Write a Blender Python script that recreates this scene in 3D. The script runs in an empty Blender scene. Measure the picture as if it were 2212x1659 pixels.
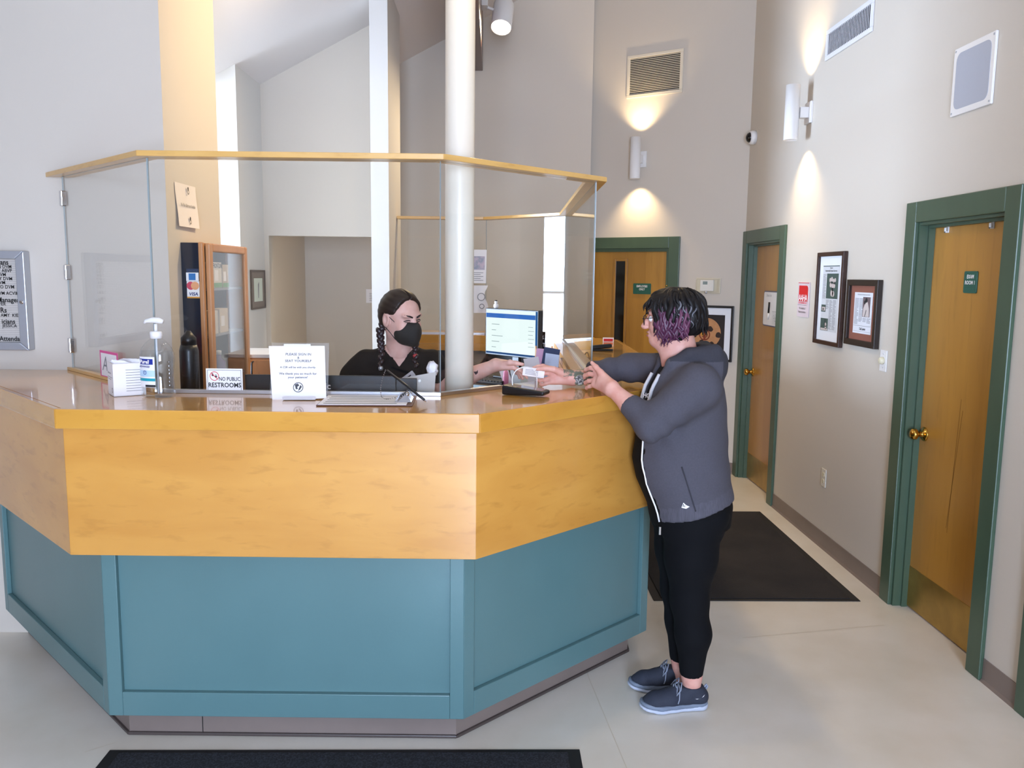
import bpy, bmesh, math, random
import numpy as np
from mathutils import Matrix, Vector
from math import sin, cos, pi, radians, sqrt

scene = bpy.context.scene
COL = scene.collection
random.seed(7)

# ------------------------------------------------------------------ camera
CAM_H = 1.70
FPX, PITCH, YAW, ROLL = 1799.6, 7.452, 1.328, 0.671
def make_camera():
    p, y, r = radians(PITCH), radians(YAW), radians(ROLL)
    fwd = Vector((sin(y) * cos(p), cos(y) * cos(p), -sin(p)))
    right = Vector((cos(y), -sin(y), 0))
    up = right.cross(fwd)
    r2 = right * cos(r) + up * sin(r)
    u2 = -right * sin(r) + up * cos(r)
    cd = bpy.data.cameras.new('camera')
    cd.sensor_fit = 'HORIZONTAL'; cd.sensor_width = 36.0
    cd.lens = FPX / 2212.0 * 36.0
    cd.clip_start = 0.05; cd.clip_end = 100
    co = bpy.data.objects.new('camera', cd); COL.objects.link(co)
    m = Matrix((r2, u2, -fwd)).transposed().to_4x4()
    m.translation = (0, 0, CAM_H)
    co.matrix_world = m
    scene.camera = co
make_camera()

# ------------------------------------------------------------------ world, view, large lights
w = bpy.data.worlds.new('world'); scene.world = w; w.use_nodes = True
w.node_tree.nodes['Background'].inputs[0].default_value = (0.55, 0.68, 0.9, 1)
w.node_tree.nodes['Background'].inputs[1].default_value = 0.6
vs = scene.view_settings
vs.view_transform = 'Standard'; vs.look = 'None'; vs.gamma = 1.0; vs.use_curve_mapping = False
vs.exposure = 0.22
WINDOW_STRENGTH = 50.0        # daylight through the front windows behind the camera
SIDE_WINDOW_STRENGTH = 50.0   # daylight through the window of the side passage
CAN_POWER = 120.0             # warm track lights
SCONCE_POWER = 27.0
WARM = (1.0, 0.74, 0.42)
SKYCOL = (0.60, 0.73, 1.0)

# ------------------------------------------------------------------ helpers
def lin(c):
    if isinstance(c, str):
        c = tuple(int(c[i:i + 2], 16) for i in (0, 2, 4))
    out = []
    for v in c[:3]:
        v = v / 255.0
        out.append(v / 12.92 if v <= 0.04045 else ((v + 0.055) / 1.055) ** 2.4)
    return (out[0], out[1], out[2], 1.0)

MATS = {}
def mat(name, color, rough=0.6, metal=0.0, spec=0.5, coat=0.0, coat_rough=0.1, var=0.0, vscale=(4, 4, 4), col2=None,
        bump=0.0, bscale=80.0, emit=None, estr=0.0, detail=3.0, contrast=(0.35, 0.65), sheen=0.0):
    if name in MATS: return MATS[name]
    m = bpy.data.materials.new(name); m.use_nodes = True
    nt = m.node_tree; b = nt.nodes['Principled BSDF']
    c = lin(color)
    b.inputs['Base Color'].default_value = c
    b.inputs['Roughness'].default_value = rough
    b.inputs['Metallic'].default_value = metal
    b.inputs['Specular IOR Level'].default_value = spec
    b.inputs['Coat Weight'].default_value = coat
    b.inputs['Coat Roughness'].default_value = coat_rough
    if sheen: b.inputs['Sheen Weight'].default_value = sheen
    if emit is not None:
        b.inputs['Emission Color'].default_value = (*emit, 1) if len(emit) == 3 else emit
        b.inputs['Emission Strength'].default_value = estr
    if var or col2:
        tc = nt.nodes.new('ShaderNodeTexCoord'); mp = nt.nodes.new('ShaderNodeMapping')
        mp.inputs['Scale'].default_value = vscale
        nt.links.new(tc.outputs['Object'], mp.inputs['Vector'])
        n = nt.nodes.new('ShaderNodeTexNoise'); n.inputs['Scale'].default_value = 1.0
        n.inputs['Detail'].default_value = detail
        nt.links.new(mp.outputs['Vector'], n.inputs['Vector'])
        r = nt.nodes.new('ShaderNodeMapRange')
        r.inputs['From Min'].default_value = contrast[0]; r.inputs['From Max'].default_value = contrast[1]
        nt.links.new(n.outputs['Fac'], r.inputs['Value'])
        mx = nt.nodes.new('ShaderNodeMix'); mx.data_type = 'RGBA'
        c2 = lin(col2) if col2 else tuple(v * (1 - var) for v in c[:3]) + (1,)
        mx.inputs['A'].default_value = c; mx.inputs['B'].default_value = c2
        nt.links.new(r.outputs['Result'], mx.inputs['Factor'])
        nt.links.new(mx.outputs['Result'], b.inputs['Base Color'])
    if bump:
        tc = nt.nodes.new('ShaderNodeTexCoord')
        n = nt.nodes.new('ShaderNodeTexNoise'); n.inputs['Scale'].default_value = bscale; n.inputs['Detail'].default_value = 2
        nt.links.new(tc.outputs['Object'], n.inputs['Vector'])
        bp = nt.nodes.new('ShaderNodeBump'); bp.inputs['Strength'].default_value = bump; bp.inputs['Distance'].default_value = 0.004
        nt.links.new(n.outputs['Fac'], bp.inputs['Height']); nt.links.new(bp.outputs['Normal'], b.inputs['Normal'])
    MATS[name] = m
    return m

def wood(name, ca, cb, cc, scale, rough=0.3, coat=0.4, coat_rough=0.15, bands=None, spec=0.5):
    """maple veneer: broad mottling, fine grain streaks, optional veneer strips (axis, width)"""
    m = bpy.data.materials.new(name); m.use_nodes = True; MATS[name] = m
    nt = m.node_tree; b = nt.nodes['Principled BSDF']
    b.inputs['Roughness'].default_value = rough; b.inputs['Coat Weight'].default_value = coat
    b.inputs['Coat Roughness'].default_value = coat_rough; b.inputs['Specular IOR Level'].default_value = spec
    tc = nt.nodes.new('ShaderNodeTexCoord')
    def noise(sc, det, dist=0.0):
        mp = nt.nodes.new('ShaderNodeMapping'); mp.inputs['Scale'].default_value = sc
        nt.links.new(tc.outputs['Object'], mp.inputs['Vector'])
        n = nt.nodes.new('ShaderNodeTexNoise'); n.inputs['Scale'].default_value = 1; n.inputs['Detail'].default_value = det
        n.inputs['Distortion'].default_value = dist
        nt.links.new(mp.outputs['Vector'], n.inputs['Vector']); return n.outputs['Fac']
    def mr(v, a, c):
        r = nt.nodes.new('ShaderNodeMapRange'); r.inputs['From Min'].default_value = a; r.inputs['From Max'].default_value = c
        nt.links.new(v, r.inputs['Value']); return r.outputs['Result']
    def mix(f, A, B):
        x = nt.nodes.new('ShaderNodeMix'); x.data_type = 'RGBA'
        for k, v in (('A', A), ('B', B)):
            if isinstance(v, tuple): x.inputs[k].default_value = v
            else: nt.links.new(v, x.inputs[k])
        nt.links.new(f, x.inputs['Factor']); return x.outputs['Result']
    base = mix(mr(noise(scale, 4, 0.6), 0.3, 0.7), lin(ca), lin(cb))
    fine = tuple(s * 5 for s in scale)
    g = mr(noise(fine, 5, 0.3), 0.56, 0.82)
    gm = nt.nodes.new('ShaderNodeMath'); gm.operation = 'MULTIPLY'; gm.inputs[1].default_value = 0.55
    nt.links.new(g, gm.inputs[0])
    out = mix(gm.outputs[0], base, lin(cc))
    if bands:
        ax, wd = bands
        sp = nt.nodes.new('ShaderNodeSeparateXYZ'); nt.links.new(tc.outputs['Object'], sp.inputs[0])
        d = nt.nodes.new('ShaderNodeMath'); d.operation = 'DIVIDE'; d.inputs[1].default_value = wd
        nt.links.new(sp.outputs[ax], d.inputs[0])
        f = nt.nodes.new('ShaderNodeMath'); f.operation = 'FLOOR'; nt.links.new(d.outputs[0], f.inputs[0])
        wn = nt.nodes.new('ShaderNodeTexWhiteNoise'); wn.noise_dimensions = '1D'; nt.links.new(f.outputs[0], wn.inputs['W'])
        hm = nt.nodes.new('ShaderNodeMath'); hm.operation = 'MULTIPLY'; hm.inputs[1].default_value = 0.4
        nt.links.new(wn.outputs['Value'], hm.inputs[0])
        out = mix(hm.outputs[0], out, lin(cc))
    nt.links.new(out, b.inputs['Base Color'])
    return m

def glass_mat(name, tint=(1, 1, 1), f0=0.045, rough=0.0):
    m = bpy.data.materials.new(name); m.use_nodes = True; MATS[name] = m
    nt = m.node_tree; nt.nodes.remove(nt.nodes['Principled BSDF'])
    out = nt.nodes['Material Output']
    tr = nt.nodes.new('ShaderNodeBsdfTransparent'); tr.inputs[0].default_value = (*tint, 1)
    gl = nt.nodes.new('ShaderNodeBsdfGlossy'); gl.inputs['Roughness'].default_value = rough
    lw = nt.nodes.new('ShaderNodeLayerWeight'); lw.inputs[0].default_value = 0.5
    p = nt.nodes.new('ShaderNodeMath'); p.operation = 'POWER'; p.inputs[1].default_value = 5
    nt.links.new(lw.outputs['Facing'], p.inputs[0])
    a = nt.nodes.new('ShaderNodeMath'); a.operation = 'MULTIPLY_ADD'; a.inputs[1].default_value = 1 - f0; a.inputs[2].default_value = f0
    nt.links.new(p.outputs[0], a.inputs[0])
    mx = nt.nodes.new('ShaderNodeMixShader')
    nt.links.new(a.outputs[0], mx.inputs[0]); nt.links.new(tr.outputs[0], mx.inputs[1]); nt.links.new(gl.outputs[0], mx.inputs[2])
    nt.links.new(mx.outputs[0], out.inputs[0])
    return m

WL = {}     # world location of objects (translation only parents)
def frame(o, x, y=(0, 0, 1)):
    x = Vector(x).normalized(); y = Vector(y).normalized(); z = x.cross(y).normalized()
    m = Matrix((x, y, z)).transposed().to_4x4(); m.translation = Vector(o); return m
def rotz(o, deg):
    m = Matrix.Rotation(radians(deg), 4, 'Z'); m.translation = Vector(o); return m

def link_mesh(name, me, parent, keep_origin=False):
    """me holds world coordinates; place the origin sensibly and parent"""
    o = bpy.data.objects.new(name, me); COL.objects.link(o)
    if parent is not None:
        wl = WL[parent]
        me.transform(Matrix.Translation(-wl)); o.parent = parent; WL[o] = wl.copy()
    else:
        if keep_origin: loc = Vector((0, 0, 0))
        else:
            n = len(me.vertices); a = np.empty(n * 3); me.vertices.foreach_get('co', a); a = a.reshape(-1, 3)
            lo, hi = a.min(0), a.max(0); loc = Vector(((lo[0] + hi[0]) / 2, (lo[1] + hi[1]) / 2, lo[2]))
        me.transform(Matrix.Translation(-loc)); o.location = loc; WL[o] = loc
    return o

class MB:
    def __init__(s, T=None):
        s.v = []; s.f = []; s.mi = []; s.T = T or Matrix.Identity(4); s.cur = 0; s.sm = []; s.smooth = False
    def add(s, vs, fs):
        b = len(s.v)
        s.v += [tuple(s.T @ Vector(p)) for p in vs]
        for f in fs:
            s.f.append(tuple(i + b for i in f)); s.mi.append(s.cur); s.sm.append(s.smooth)
        return s
    def box(s, x0, x1, y0, y1, z0, z1):
        return s.add([(x0, y0, z0), (x1, y0, z0), (x1, y1, z0), (x0, y1, z0), (x0, y0, z1), (x1, y0, z1), (x1, y1, z1), (x0, y1, z1)],
                     [(3, 2, 1, 0), (4, 5, 6, 7), (0, 1, 5, 4), (1, 2, 6, 5), (2, 3, 7, 6), (3, 0, 4, 7)])
    def prism(s, poly, z0, z1):
        n = len(poly)
        a = sum(poly[i][0] * poly[(i + 1) % n][1] - poly[(i + 1) % n][0] * poly[i][1] for i in range(n))
        if a < 0: poly = poly[::-1]
        vs = [(p[0], p[1], z0) for p in poly] + [(p[0], p[1], z1) for p in poly]
        fs = [tuple(range(n))[::-1], tuple(range(n, 2 * n))] + [(i, (i + 1) % n, n + (i + 1) % n, n + i) for i in range(n)]
        return s.add(vs, fs)
    def quad(s, x0, x1, y0, y1, z=0.0):
        return s.add([(x0, y0, z), (x1, y0, z), (x1, y1, z), (x0, y1, z)], [(0, 1, 2, 3)])
    def poly(s, pts, z=0.0):
        return s.add([(p[0], p[1], z) for p in pts], [tuple(range(len(pts)))])
    def disc(s, cx, cy, r, z=0.0, n=24, r2=None):
        if r2 is None:
            return s.poly([(cx + r * cos(2 * pi * i / n), cy + r * sin(2 * pi * i / n)) for i in range(n)], z)
        vs = []; fs = []
        for i in range(n):
            a = 2 * pi * i / n
            vs += [(cx + r * cos(a), cy + r * sin(a), z), (cx + r2 * cos(a), cy + r2 * sin(a), z)]
        for i in range(n):
            j = (i + 1) % n; fs.append((2 * i, 2 * j, 2 * j + 1, 2 * i + 1))
        if r2 > r: fs = [f[::-1] for f in fs]
        return s.add(vs, fs)
    def tube(s, pts, rad, n=8, cap=True, flat=1.0):
        s.smooth = True
        pts = [Vector(p) for p in pts]; N = len(pts)
        if not hasattr(rad, '__len__'): rad = [rad] * N
        d0 = (pts[1] - pts[0]).normalized()
        up = Vector((0, 0, 1)) if abs(d0.z) < 0.9 else Vector((1, 0, 0))
        u = d0.cross(up).normalized(); vs = []; fs = []
        for i, p in enumerate(pts):
            d = (pts[min(i + 1, N - 1)] - pts[max(i - 1, 0)]).normalized()
            u = (u - d * u.dot(d)).normalized(); w_ = d.cross(u)
            for k in range(n):
                a = 2 * pi * k / n
                vs.append(p + (u * cos(a) + w_ * sin(a) * flat) * rad[i])
        for i in range(N - 1):
            for k in range(n):
                k2 = (k + 1) % n
                fs.append((i * n + k, i * n + k2, (i + 1) * n + k2, (i + 1) * n + k))
        if cap:
            fs.append(tuple(range(n))[::-1]); fs.append(tuple((N - 1) * n + k for k in range(n)))
        s.add(vs, fs); s.smooth = False
        return s
    def lathe(s, prof, n=24, cx=0, cy=0, sx=1.0, sy=1.0, smooth=True):
        """profile of (r, z) about local z"""
        s.smooth = smooth; vs = []; fs = []
        for (r, z) in prof:
            for k in range(n):
                a = 2 * pi * k / n; vs.append((cx + r * cos(a) * sx, cy + r * sin(a) * sy, z))
        for i in range(len(prof) - 1):
            for k in range(n):
                k2 = (k + 1) % n
                fs.append((i * n + k, i * n + k2, (i + 1) * n + k2, (i + 1) * n + k))
        fs.append(tuple(range(n))[::-1]); fs.append(tuple((len(prof) - 1) * n + k for k in range(n)))
        s.add(vs, fs); s.smooth = False
        return s
    def build(s, name, mats, parent=None, bevel=0.0, seg=2, keep_origin=False):
        me = bpy.data.meshes.new(name)
        me.from_pydata(s.v, [], s.f)
        if not isinstance(mats, (list, tuple)): mats = [mats]
        for m in mats: me.materials.append(m)
        me.polygons.foreach_set('material_index', s.mi); me.polygons.foreach_set('use_smooth', s.sm)
        me.update()
        if bevel:
            bm = bmesh.new(); bm.from_mesh(me)
            es = [e for e in bm.edges if len(e.link_faces) == 2 and e.calc_face_angle(0) > 0.6]
            bmesh.ops.bevel(bm, geom=es, offset=bevel, segments=seg, affect='EDGES', profile=0.5, clamp_overlap=True)
            bm.to_mesh(me); bm.free()
        return link_mesh(name, me, parent, keep_origin)

def tag(o, label=None, cat=None, group=None, kind=None):
    if label: o['label'] = label
    if cat: o['category'] = cat
    if group: o['group'] = group
    if kind: o['kind'] = kind
    return o
def thing(name, label, cat, loc=(0, 0, 0), group=None, kind=None):
    o = bpy.data.objects.new(name, None); COL.objects.link(o); o.location = loc; o.empty_display_size = 0.1
    WL[o] = Vector(loc)
    return tag(o, label, cat, group, kind)
def struct(o, label=None):
    o['kind'] = 'structure'
    if label: o['label'] = label
    return o

def text(body, T, size, m, parent, name='lettering', align='CENTER', sx=1.0, extrude=0.0, bold=0.0, shear=0.0, spacing=1.0, line=1.0):
    cu = bpy.data.curves.new('t', 'FONT'); cu.body = body; cu.size = size; cu.align_x = align; cu.align_y = 'CENTER'
    cu.extrude = extrude; cu.offset = bold; cu.shear = shear; cu.space_character = spacing; cu.space_line = line
    cu.resolution_u = 2
    o = bpy.data.objects.new('t', cu); COL.objects.link(o)
    me = bpy.data.meshes.new_from_object(o)
    bpy.data.objects.remove(o); bpy.data.curves.remove(cu)
    me.name = name
    if sx != 1.0: me.transform(Matrix.Diagonal((sx, 1, 1, 1)))
    me.transform(T); me.materials.clear(); me.materials.append(m)
    return link_mesh(name, me, parent)
def at(T, x, y, z=0.0):
    return T @ Matrix.Translation((x, y, z))
def spot(name, loc, target, power, color, angle, blend=0.5, radius=0.03, parent=None):
    l = bpy.data.lights.new(name, 'SPOT'); l.energy = power; l.color = color; l.spot_size = radians(angle); l.spot_blend = blend
    l.shadow_soft_size = radius
    o = bpy.data.objects.new(name, l); COL.objects.link(o)
    d = (Vector(target) - Vector(loc)).normalized()
    m = d.to_track_quat('-Z', 'Y').to_matrix().to_4x4(); m.translation = Vector(loc)
    if parent is not None:
        m.translation = Vector(loc) - WL[parent]; o.parent = parent
    o.matrix_local = m
    return o

def curve(pts, n=6):
    P = [Vector(p) for p in pts]; out = []
    for i in range(len(P) - 1):
        a, b, c, d = P[max(i - 1, 0)], P[i], P[i + 1], P[min(i + 2, len(P) - 1)]
        for k in range(n):
            t = k / n
            out.append(0.5 * ((2 * b) + (c - a) * t + (2 * a - 5 * b + 4 * c - d) * t * t + (3 * b - a - 3 * c + d) * t ** 3))
    return out + [P[-1]]

# ------------------------------------------------------------------ materials
M = {}
M['wall'] = mat('wall_paint', 'cdc4b7', 0.75, bump=0.05, bscale=300)
M['wallwhite'] = mat('white_paint', 'd8d5d0', 0.7)
M['ceiling'] = mat('ceiling_paint', 'd9d4d2', 0.9)
M['floor'] = mat('cream_sheet_vinyl', 'e6dfd2', 0.26, col2='dcd3c2', vscale=(2.2, 2.2, 2), detail=6, spec=0.45, bump=0.02, bscale=40)
M['seam'] = mat('floor_seam', 'c9bda6', 0.6)
M['green'] = mat('dark_green_gloss_paint', '465c49', 0.35, var=0.12, vscale=(8, 8, 2))
M['teal'] = mat('teal_satin_paint', '5b7d7e', 0.33, var=0.06, vscale=(3, 3, 2), bump=0.03, bscale=120)
M['vinyl'] = mat('taupe_cove_base', '80726a', 0.4, var=0.1)
M['black'] = mat('black_plastic', '141416', 0.35)
M['blackm'] = mat('black_matte', '101012', 0.8)
M['white'] = mat('white_plastic', 'e6e4e2', 0.4)
M['whitegloss'] = mat('white_gloss', 'eceaea', 0.25)
M['paper'] = mat('white_paper', 'eeeaea', 0.8)
M['ink'] = mat('black_ink', '1c1c1e', 0.7)
M['grayink'] = mat('grey_ink', '8c8c90', 0.8)
M['brass'] = mat('polished_brass', 'c79a45', 0.2, metal=1.0)
M['brassk'] = mat('worn_brass_plate', 'b8954a', 0.3, metal=0.75, var=0.2, vscale=(9, 9, 9))
M['chrome'] = mat('chrome', 'd0d0d4', 0.1, metal=1.0)
M['alu'] = mat('brushed_aluminium', 'c6c8cc', 0.35, metal=1.0)
M['alup'] = mat('anodised_aluminium', 'b9bcc2', 0.4, metal=0.6)
M['dark'] = mat('dark_void', '0c0b0b', 0.9)
M['maple'] = wood('maple_panel', 'd49a48', 'c68a3c', 'a06a2a', (2.0, 2.0, 7.0), rough=0.3, coat=0.5, coat_rough=0.12)
M['mapletop'] = wood('maple_counter_top', 'd29a42', 'c58b36', 'a87128', (2.2, 2.2, 7.0), rough=0.22, coat=0.7, coat_rough=0.06)
M['maplerail'] = wood('maple_rail', 'dcaf66', 'd0a055', 'b58442', (3.0, 3.0, 12.0), rough=0.3, coat=0.4)
M['doorwood_y'] = wood('maple_door_veneer', 'bb8738', 'ac7a30', '8d6124', (7.0, 7.0, 0.9), rough=0.34, coat=0.3, coat_rough=0.2, bands=('Y', 0.13))
M['doorwood_x'] = wood('maple_staff_door_veneer', 'bd8a3b', 'ae7c32', '906326', (7.0, 7.0, 0.9), rough=0.34, coat=0.3, coat_rough=0.2, bands=('X', 0.14))
M['oak'] = wood('oak_cabinet', 'c48d5c', 'b57d4e', '96623a', (9.0, 9.0, 1.5), rough=0.4, coat=0.2)
M['beam'] = wood('dark_stained_beam', '4e2613', '42200f', '2a1309', (14.0, 1.5, 14.0), rough=0.35, coat=0.3)
M['glass'] = glass_mat('clear_glass', (0.995, 1.0, 0.998), 0.03)
M['glassedge'] = mat('glass_edge', '9aa4a4', 0.2)
M['carpet'] = mat('black_mat_pile', '1d1a1a', 0.95, col2='2c2725', vscale=(3, 3, 3), detail=6, bump=0.8, bscale=260)
M['carpetf'] = mat('charcoal_mat_pile', '14161a', 0.95, col2='2b2e36', vscale=(150, 150, 150), detail=2, contrast=(0.45, 0.6), bump=1.0, bscale=200)
M['rubber'] = mat('black_rubber', '121214', 0.6)
M['grille'] = mat('cream_grille', 'd8cfbd', 0.5)
M['grillew'] = mat('white_grille', 'dddde0', 0.5)

# ------------------------------------------------------------------ the room
XR = 2.11                       # right wall face
XB = -2.05                      # left of this line the ceiling is flat
def roof(x): return 4.011 + 0.534 * max(x, XB)
def wallbox(mb, x0, x1, y0, y1, z0=0.0, z1=None, slab=False):
    if z1 is None and x0 < XB - 1e-6 and x1 > XB + 1e-6:
        wallbox(mb, x0, XB, y0, y1, z0); wallbox(mb, XB, x1, y0, y1, z0); return
    a, b = (roof(x0), roof(x1)) if z1 is None else (z1, z1)
    mb.add([(x0, y0, z0), (x1, y0, z0), (x1, y1, z0), (x0, y1, z0), (x0, y0, a), (x1, y0, b), (x1, y1, b), (x0, y1, a)],
           [(3, 2, 1, 0), (4, 5, 6, 7), (0, 1, 5, 4), (1, 2, 6, 5), (2, 3, 7, 6), (3, 0, 4, 7)])

fl = struct(MB().box(-5.1, 3.2, -3.7, 9.2, -0.06, 0.0).build('floor', M['floor'], keep_origin=True), 'cream sheet vinyl floor')
for (xa, ya, xb, yb) in ((0.42, 3.35, 0.50, 2.45), (0.40, 4.15, 0.42, 3.35), (-1.36, 2.86, -1.44, 2.80), (1.2, 3.75, 1.95, 3.9)):
    d = Vector((xb - xa, yb - ya, 0)).normalized(); n = Vector((-d.y, d.x, 0)) * 0.0012
    MB().add([(xa + n.x, ya + n.y, 0.0006), (xa - n.x, ya - n.y, 0.0006), (xb - n.x, yb - n.y, 0.0006), (xb + n.x, yb + n.y, 0.0006)], [(0, 1, 2, 3)]).build('floor_joint', M['seam'], fl)

mb = MB()
for (xa, xb) in ((-5.1, XB), (XB, 3.2)):
    mb.add([(xa, -3.7, roof(xa)), (xb, -3.7, roof(xb)), (xb, 9.2, roof(xb)), (xa, 9.2, roof(xa)), (xa, -3.7, roof(xa) + .1), (xb, -3.7, roof(xb) + .1), (xb, 9.2, roof(xb) + .1), (xa, 9.2, roof(xa) + .1)],
           [(3, 2, 1, 0), (4, 5, 6, 7), (0, 1, 5, 4), (1, 2, 6, 5), (2, 3, 7, 6), (3, 0, 4, 7)])
struct(mb.build('ceiling', M['ceiling'], keep_origin=True), 'sloping off white ceiling')

# right wall with three door openings
D1 = (3.43, 4.165, 1.985); D2 = (6.14, 6.96, 1.985); D3 = (2.10, 2.99, 1.985)
mb = MB(); T0, T1 = XR, XR + 0.13
ys = [-3.6, D3[0], D3[1], D1[0], D1[1], D2[0], D2[1], 7.06]
for i in range(0, 8, 2): wallbox(mb, T0, T1, ys[i], ys[i + 1])
for d in (D1, D2, D3): wallbox(mb, T0, T1, d[0], d[1], d[2])
struct(mb.build('wall_right', M['wall'], keep_origin=True), 'long pale greige wall with the exam room doors')

def door_set(name, T, w, h, leafmat, label, recess=0.06, knob_side=-1, casing=(True, True), leaf=True):
    """T: frame with origin at the opening's lower left corner on the wall face (x right, y up, z out)"""
    root = thing(name, label, None, T.translation, kind='structure')
    cw, ct = 0.098, 0.02
    def cas(x0, x1, y0, y1):
        m_ = MB(T); m_.box(x0, x1, y0, y1, 0.0, ct); return m_.build('casing', M['green'], root, bevel=0.004)
    if casing[0]: cas(-cw, 0.004, 0, h + cw)
    if casing[1]: cas(w - 0.004, w + cw, 0, h + cw)
    cas(0.004, w - 0.004, h - 0.004, h + cw)
    # jamb lining with a stop
    for (a, b, c, d) in ((0, 0.018, 0, h), (w - 0.018, w, 0, h), (0.018, w - 0.018, h - 0.018, h)):
        MB(T).box(a, b, c, d, -0.13, 0.001).build('jamb', M['green'], root)
    for (a, b, c, d) in ((0.018, 0.032, 0, h - 0.018), (w - 0.032, w - 0.018, 0, h - 0.018), (0.032, w - 0.032, h - 0.032, h - 0.018)):
        MB(T).box(a, b, c, d, -recess, -recess + 0.03).build('door_stop', M['green'], root)
    lf = None
    if leaf:
        lf = MB(T).box(0.02, w - 0.02, 0.008, h - 0.02, -recess - 0.042, -recess).build('door_leaf', leafmat, root, bevel=0.002)
    return root, lf

def knob(T, x, y, z0, parent):
    K = at(T, x, y, z0)
    k = MB(K).lathe([(0.036, 0.0), (0.036, 0.004), (0.030, 0.009), (0.016, 0.012), (0.013, 0.02), (0.013, 0.034), (0.020, 0.038), (0.028, 0.046), (0.030, 0.056),
                     (0.026, 0.066), (0.014, 0.072), (0.004, 0.073)], 24).build('door_knob', M['brass'], parent)
    return k
def kick(T, x0, x1, y1, z, parent):
    p = MB(T).box(x0, x1, 0.012, y1, z, z + 0.002).build('kick_plate', M['brassk'], parent, bevel=0.0006)
    return p

RX = lambda y0, z0=0: frame((XR, y0, z0), (0, -1, 0))      # right wall frame, x to the right for a viewer
T_D1 = RX(D1[1])
d1, lf = door_set('door_1', T_D1, D1[1] - D1[0], D1[2], M['doorwood_y'], 'maple exam room door in a dark green frame with brass kick plate', recess=0.07)
knob(T_D1, 0.075, 0.928, -0.07, lf); kick(T_D1, 0.024, 0.71, 0.225, -0.07, lf)
for (pa, pb) in (((0.375, 1.15), (0.345, 0.50)), ((0.395, 1.10), (0.335, 0.52))):
    MB(T_D1).add([(pa[0], pa[1], -0.0697), (pb[0], pb[1], -0.0697), (pb[0] + 0.003, pb[1], -0.0697), (pa[0] + 0.004, pa[1], -0.0697)], [(0, 1, 2, 3)]).build('scratch', mat('scratch_brown', '7a4f18', 0.6), lf)
for hx in (0.150, 0.515):
    m_ = MB(at(T_D1, hx, 1.955, -0.07)); m_.box(-0.009, 0.009, -0.03, 0.012, 0, 0.006); m_.box(-0.007, 0.007, -0.03, -0.022, 0.006, 0.018); m_.box(-0.007, 0.007, -0.03, -0.005, 0.014, 0.018)
    m_.build('adhesive_hook', M['white'], lf, bevel=0.002)
T_D2 = RX(D2[1])
d2, lf2 = door_set('door_2', T_D2, D2[1] - D2[0], D2[2], M['doorwood_y'], 'narrow looking maple door with whiteboard at the far end of the wall', recess=0.07)
knob(T_D2, 0.06, 0.917, -0.07, lf2); kick(T_D2, 0.024, 0.79, 0.225, -0.07, lf2)
T_D3 = RX(D3[1])
door_set('door_3', T_D3, D3[1] - D3[0], D3[2], M['doorwood_y'], 'green framed door cut by the edge of the picture', recess=0.07)

def base(name, T, w, label):
    m_ = MB(T); m_.add([(0, 0, 0), (w, 0, 0), (w, 0.1, 0), (0, 0.1, 0), (0, 0.0, 0.016), (w, 0.0, 0.016), (w, 0.012, 0.006), (0, 0.012, 0.006), (0, 0.1, 0.005), (w, 0.1, 0.005)],
          [(4, 5, 6, 7), (7, 6, 9, 8), (8, 9, 2, 3), (0, 4, 7, 8, 3), (1, 2, 9, 6, 5), (0, 1, 5, 4)])
    return struct(m_.build(name, M['vinyl']), label)
base('baseboard_right', RX(D2[0] - 0.1), D2[0] - 0.1 - D1[1] - 0.1, 'taupe vinyl cove base between the two maple doors')
base('baseboard_right_near', RX(D1[0] - 0.1), D1[0] - 0.1 - D3[1] - 0.1, 'taupe vinyl cove base beside the exam room door')

# angled wall with the staff door
AW = frame((2.11, 7.05, 0), (cos(radians(35)), -sin(radians(35)), 0))     # x to the right, ends at the corner x=0
E0, E1, EH = -1.575, -0.675, 1.955
mb = MB(AW)
def awbox(x0, x1, z0=0.0):
    # local x along the wall, y up, z out
    P = lambda x: (AW @ Vector((x, 0, 0))).x
    a, b = roof(P(x0)), roof(P(x1))
    mb.add([(x0, z0, 0), (x1, z0, 0), (x1, b, 0), (x0, a, 0), (x0, z0, -0.12), (x1, z0, -0.12), (x1, b, -0.12), (x0, a, -0.12)],
           [(0, 1, 2, 3), (7, 6, 5, 4), (0, 4, 5, 1), (1, 5, 6, 2), (2, 6, 7, 3), (3, 7, 4, 0)])
awbox(-1.95, E0); awbox(E1, 0.0); awbox(E0, E1, EH)
struct(mb.build('wall_angled', M['wall'], keep_origin=True), 'angled wall holding the staff door and a sconce')
T_E = at(AW, E0, 0)
d4, lf4 = door_set('door_4', T_E, E1 - E0, EH, M['doorwood_x'], 'maple staff door with a narrow vision panel', recess=0.035)
# vision slot: frame and dark glass
SX0, SX1 = 0.36, 0.455
for (a, b, c, d) in ((SX0 - 0.022, SX0, 0.95, 1.86), (SX1, SX1 + 0.022, 0.95, 1.86), (SX0, SX1, 1.838, 1.86), (SX0, SX1, 0.95, 0.972)):
    MB(T_E).box(a, b, c, d, -0.036, -0.022).build('vision_frame', M['doorwood_x'], lf4, bevel=0.003)
MB(T_E).box(SX0, SX1, 0.972, 1.838, -0.036, -0.031).build('vision_glass', mat('dark_vision_glass', '0b0908', 0.08), lf4)
m_ = MB(at(T_E, 0.9 - 0.012, 1.62, -0.03)); m_.box(-0.012, 0.012, -0.055, 0.055, 0, 0.004); m_.lathe([(0.006, -0.052), (0.006, 0.052)], 10)
m_.T = at(T_E, 0.9 - 0.008, 1.62, -0.02) @ Matrix.Rotation(-pi / 2, 4, 'X'); m_.lathe([(0.007, -0.052), (0.007, 0.052)], 10)
m_.build('hinge', M['brassk'], d4)
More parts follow.
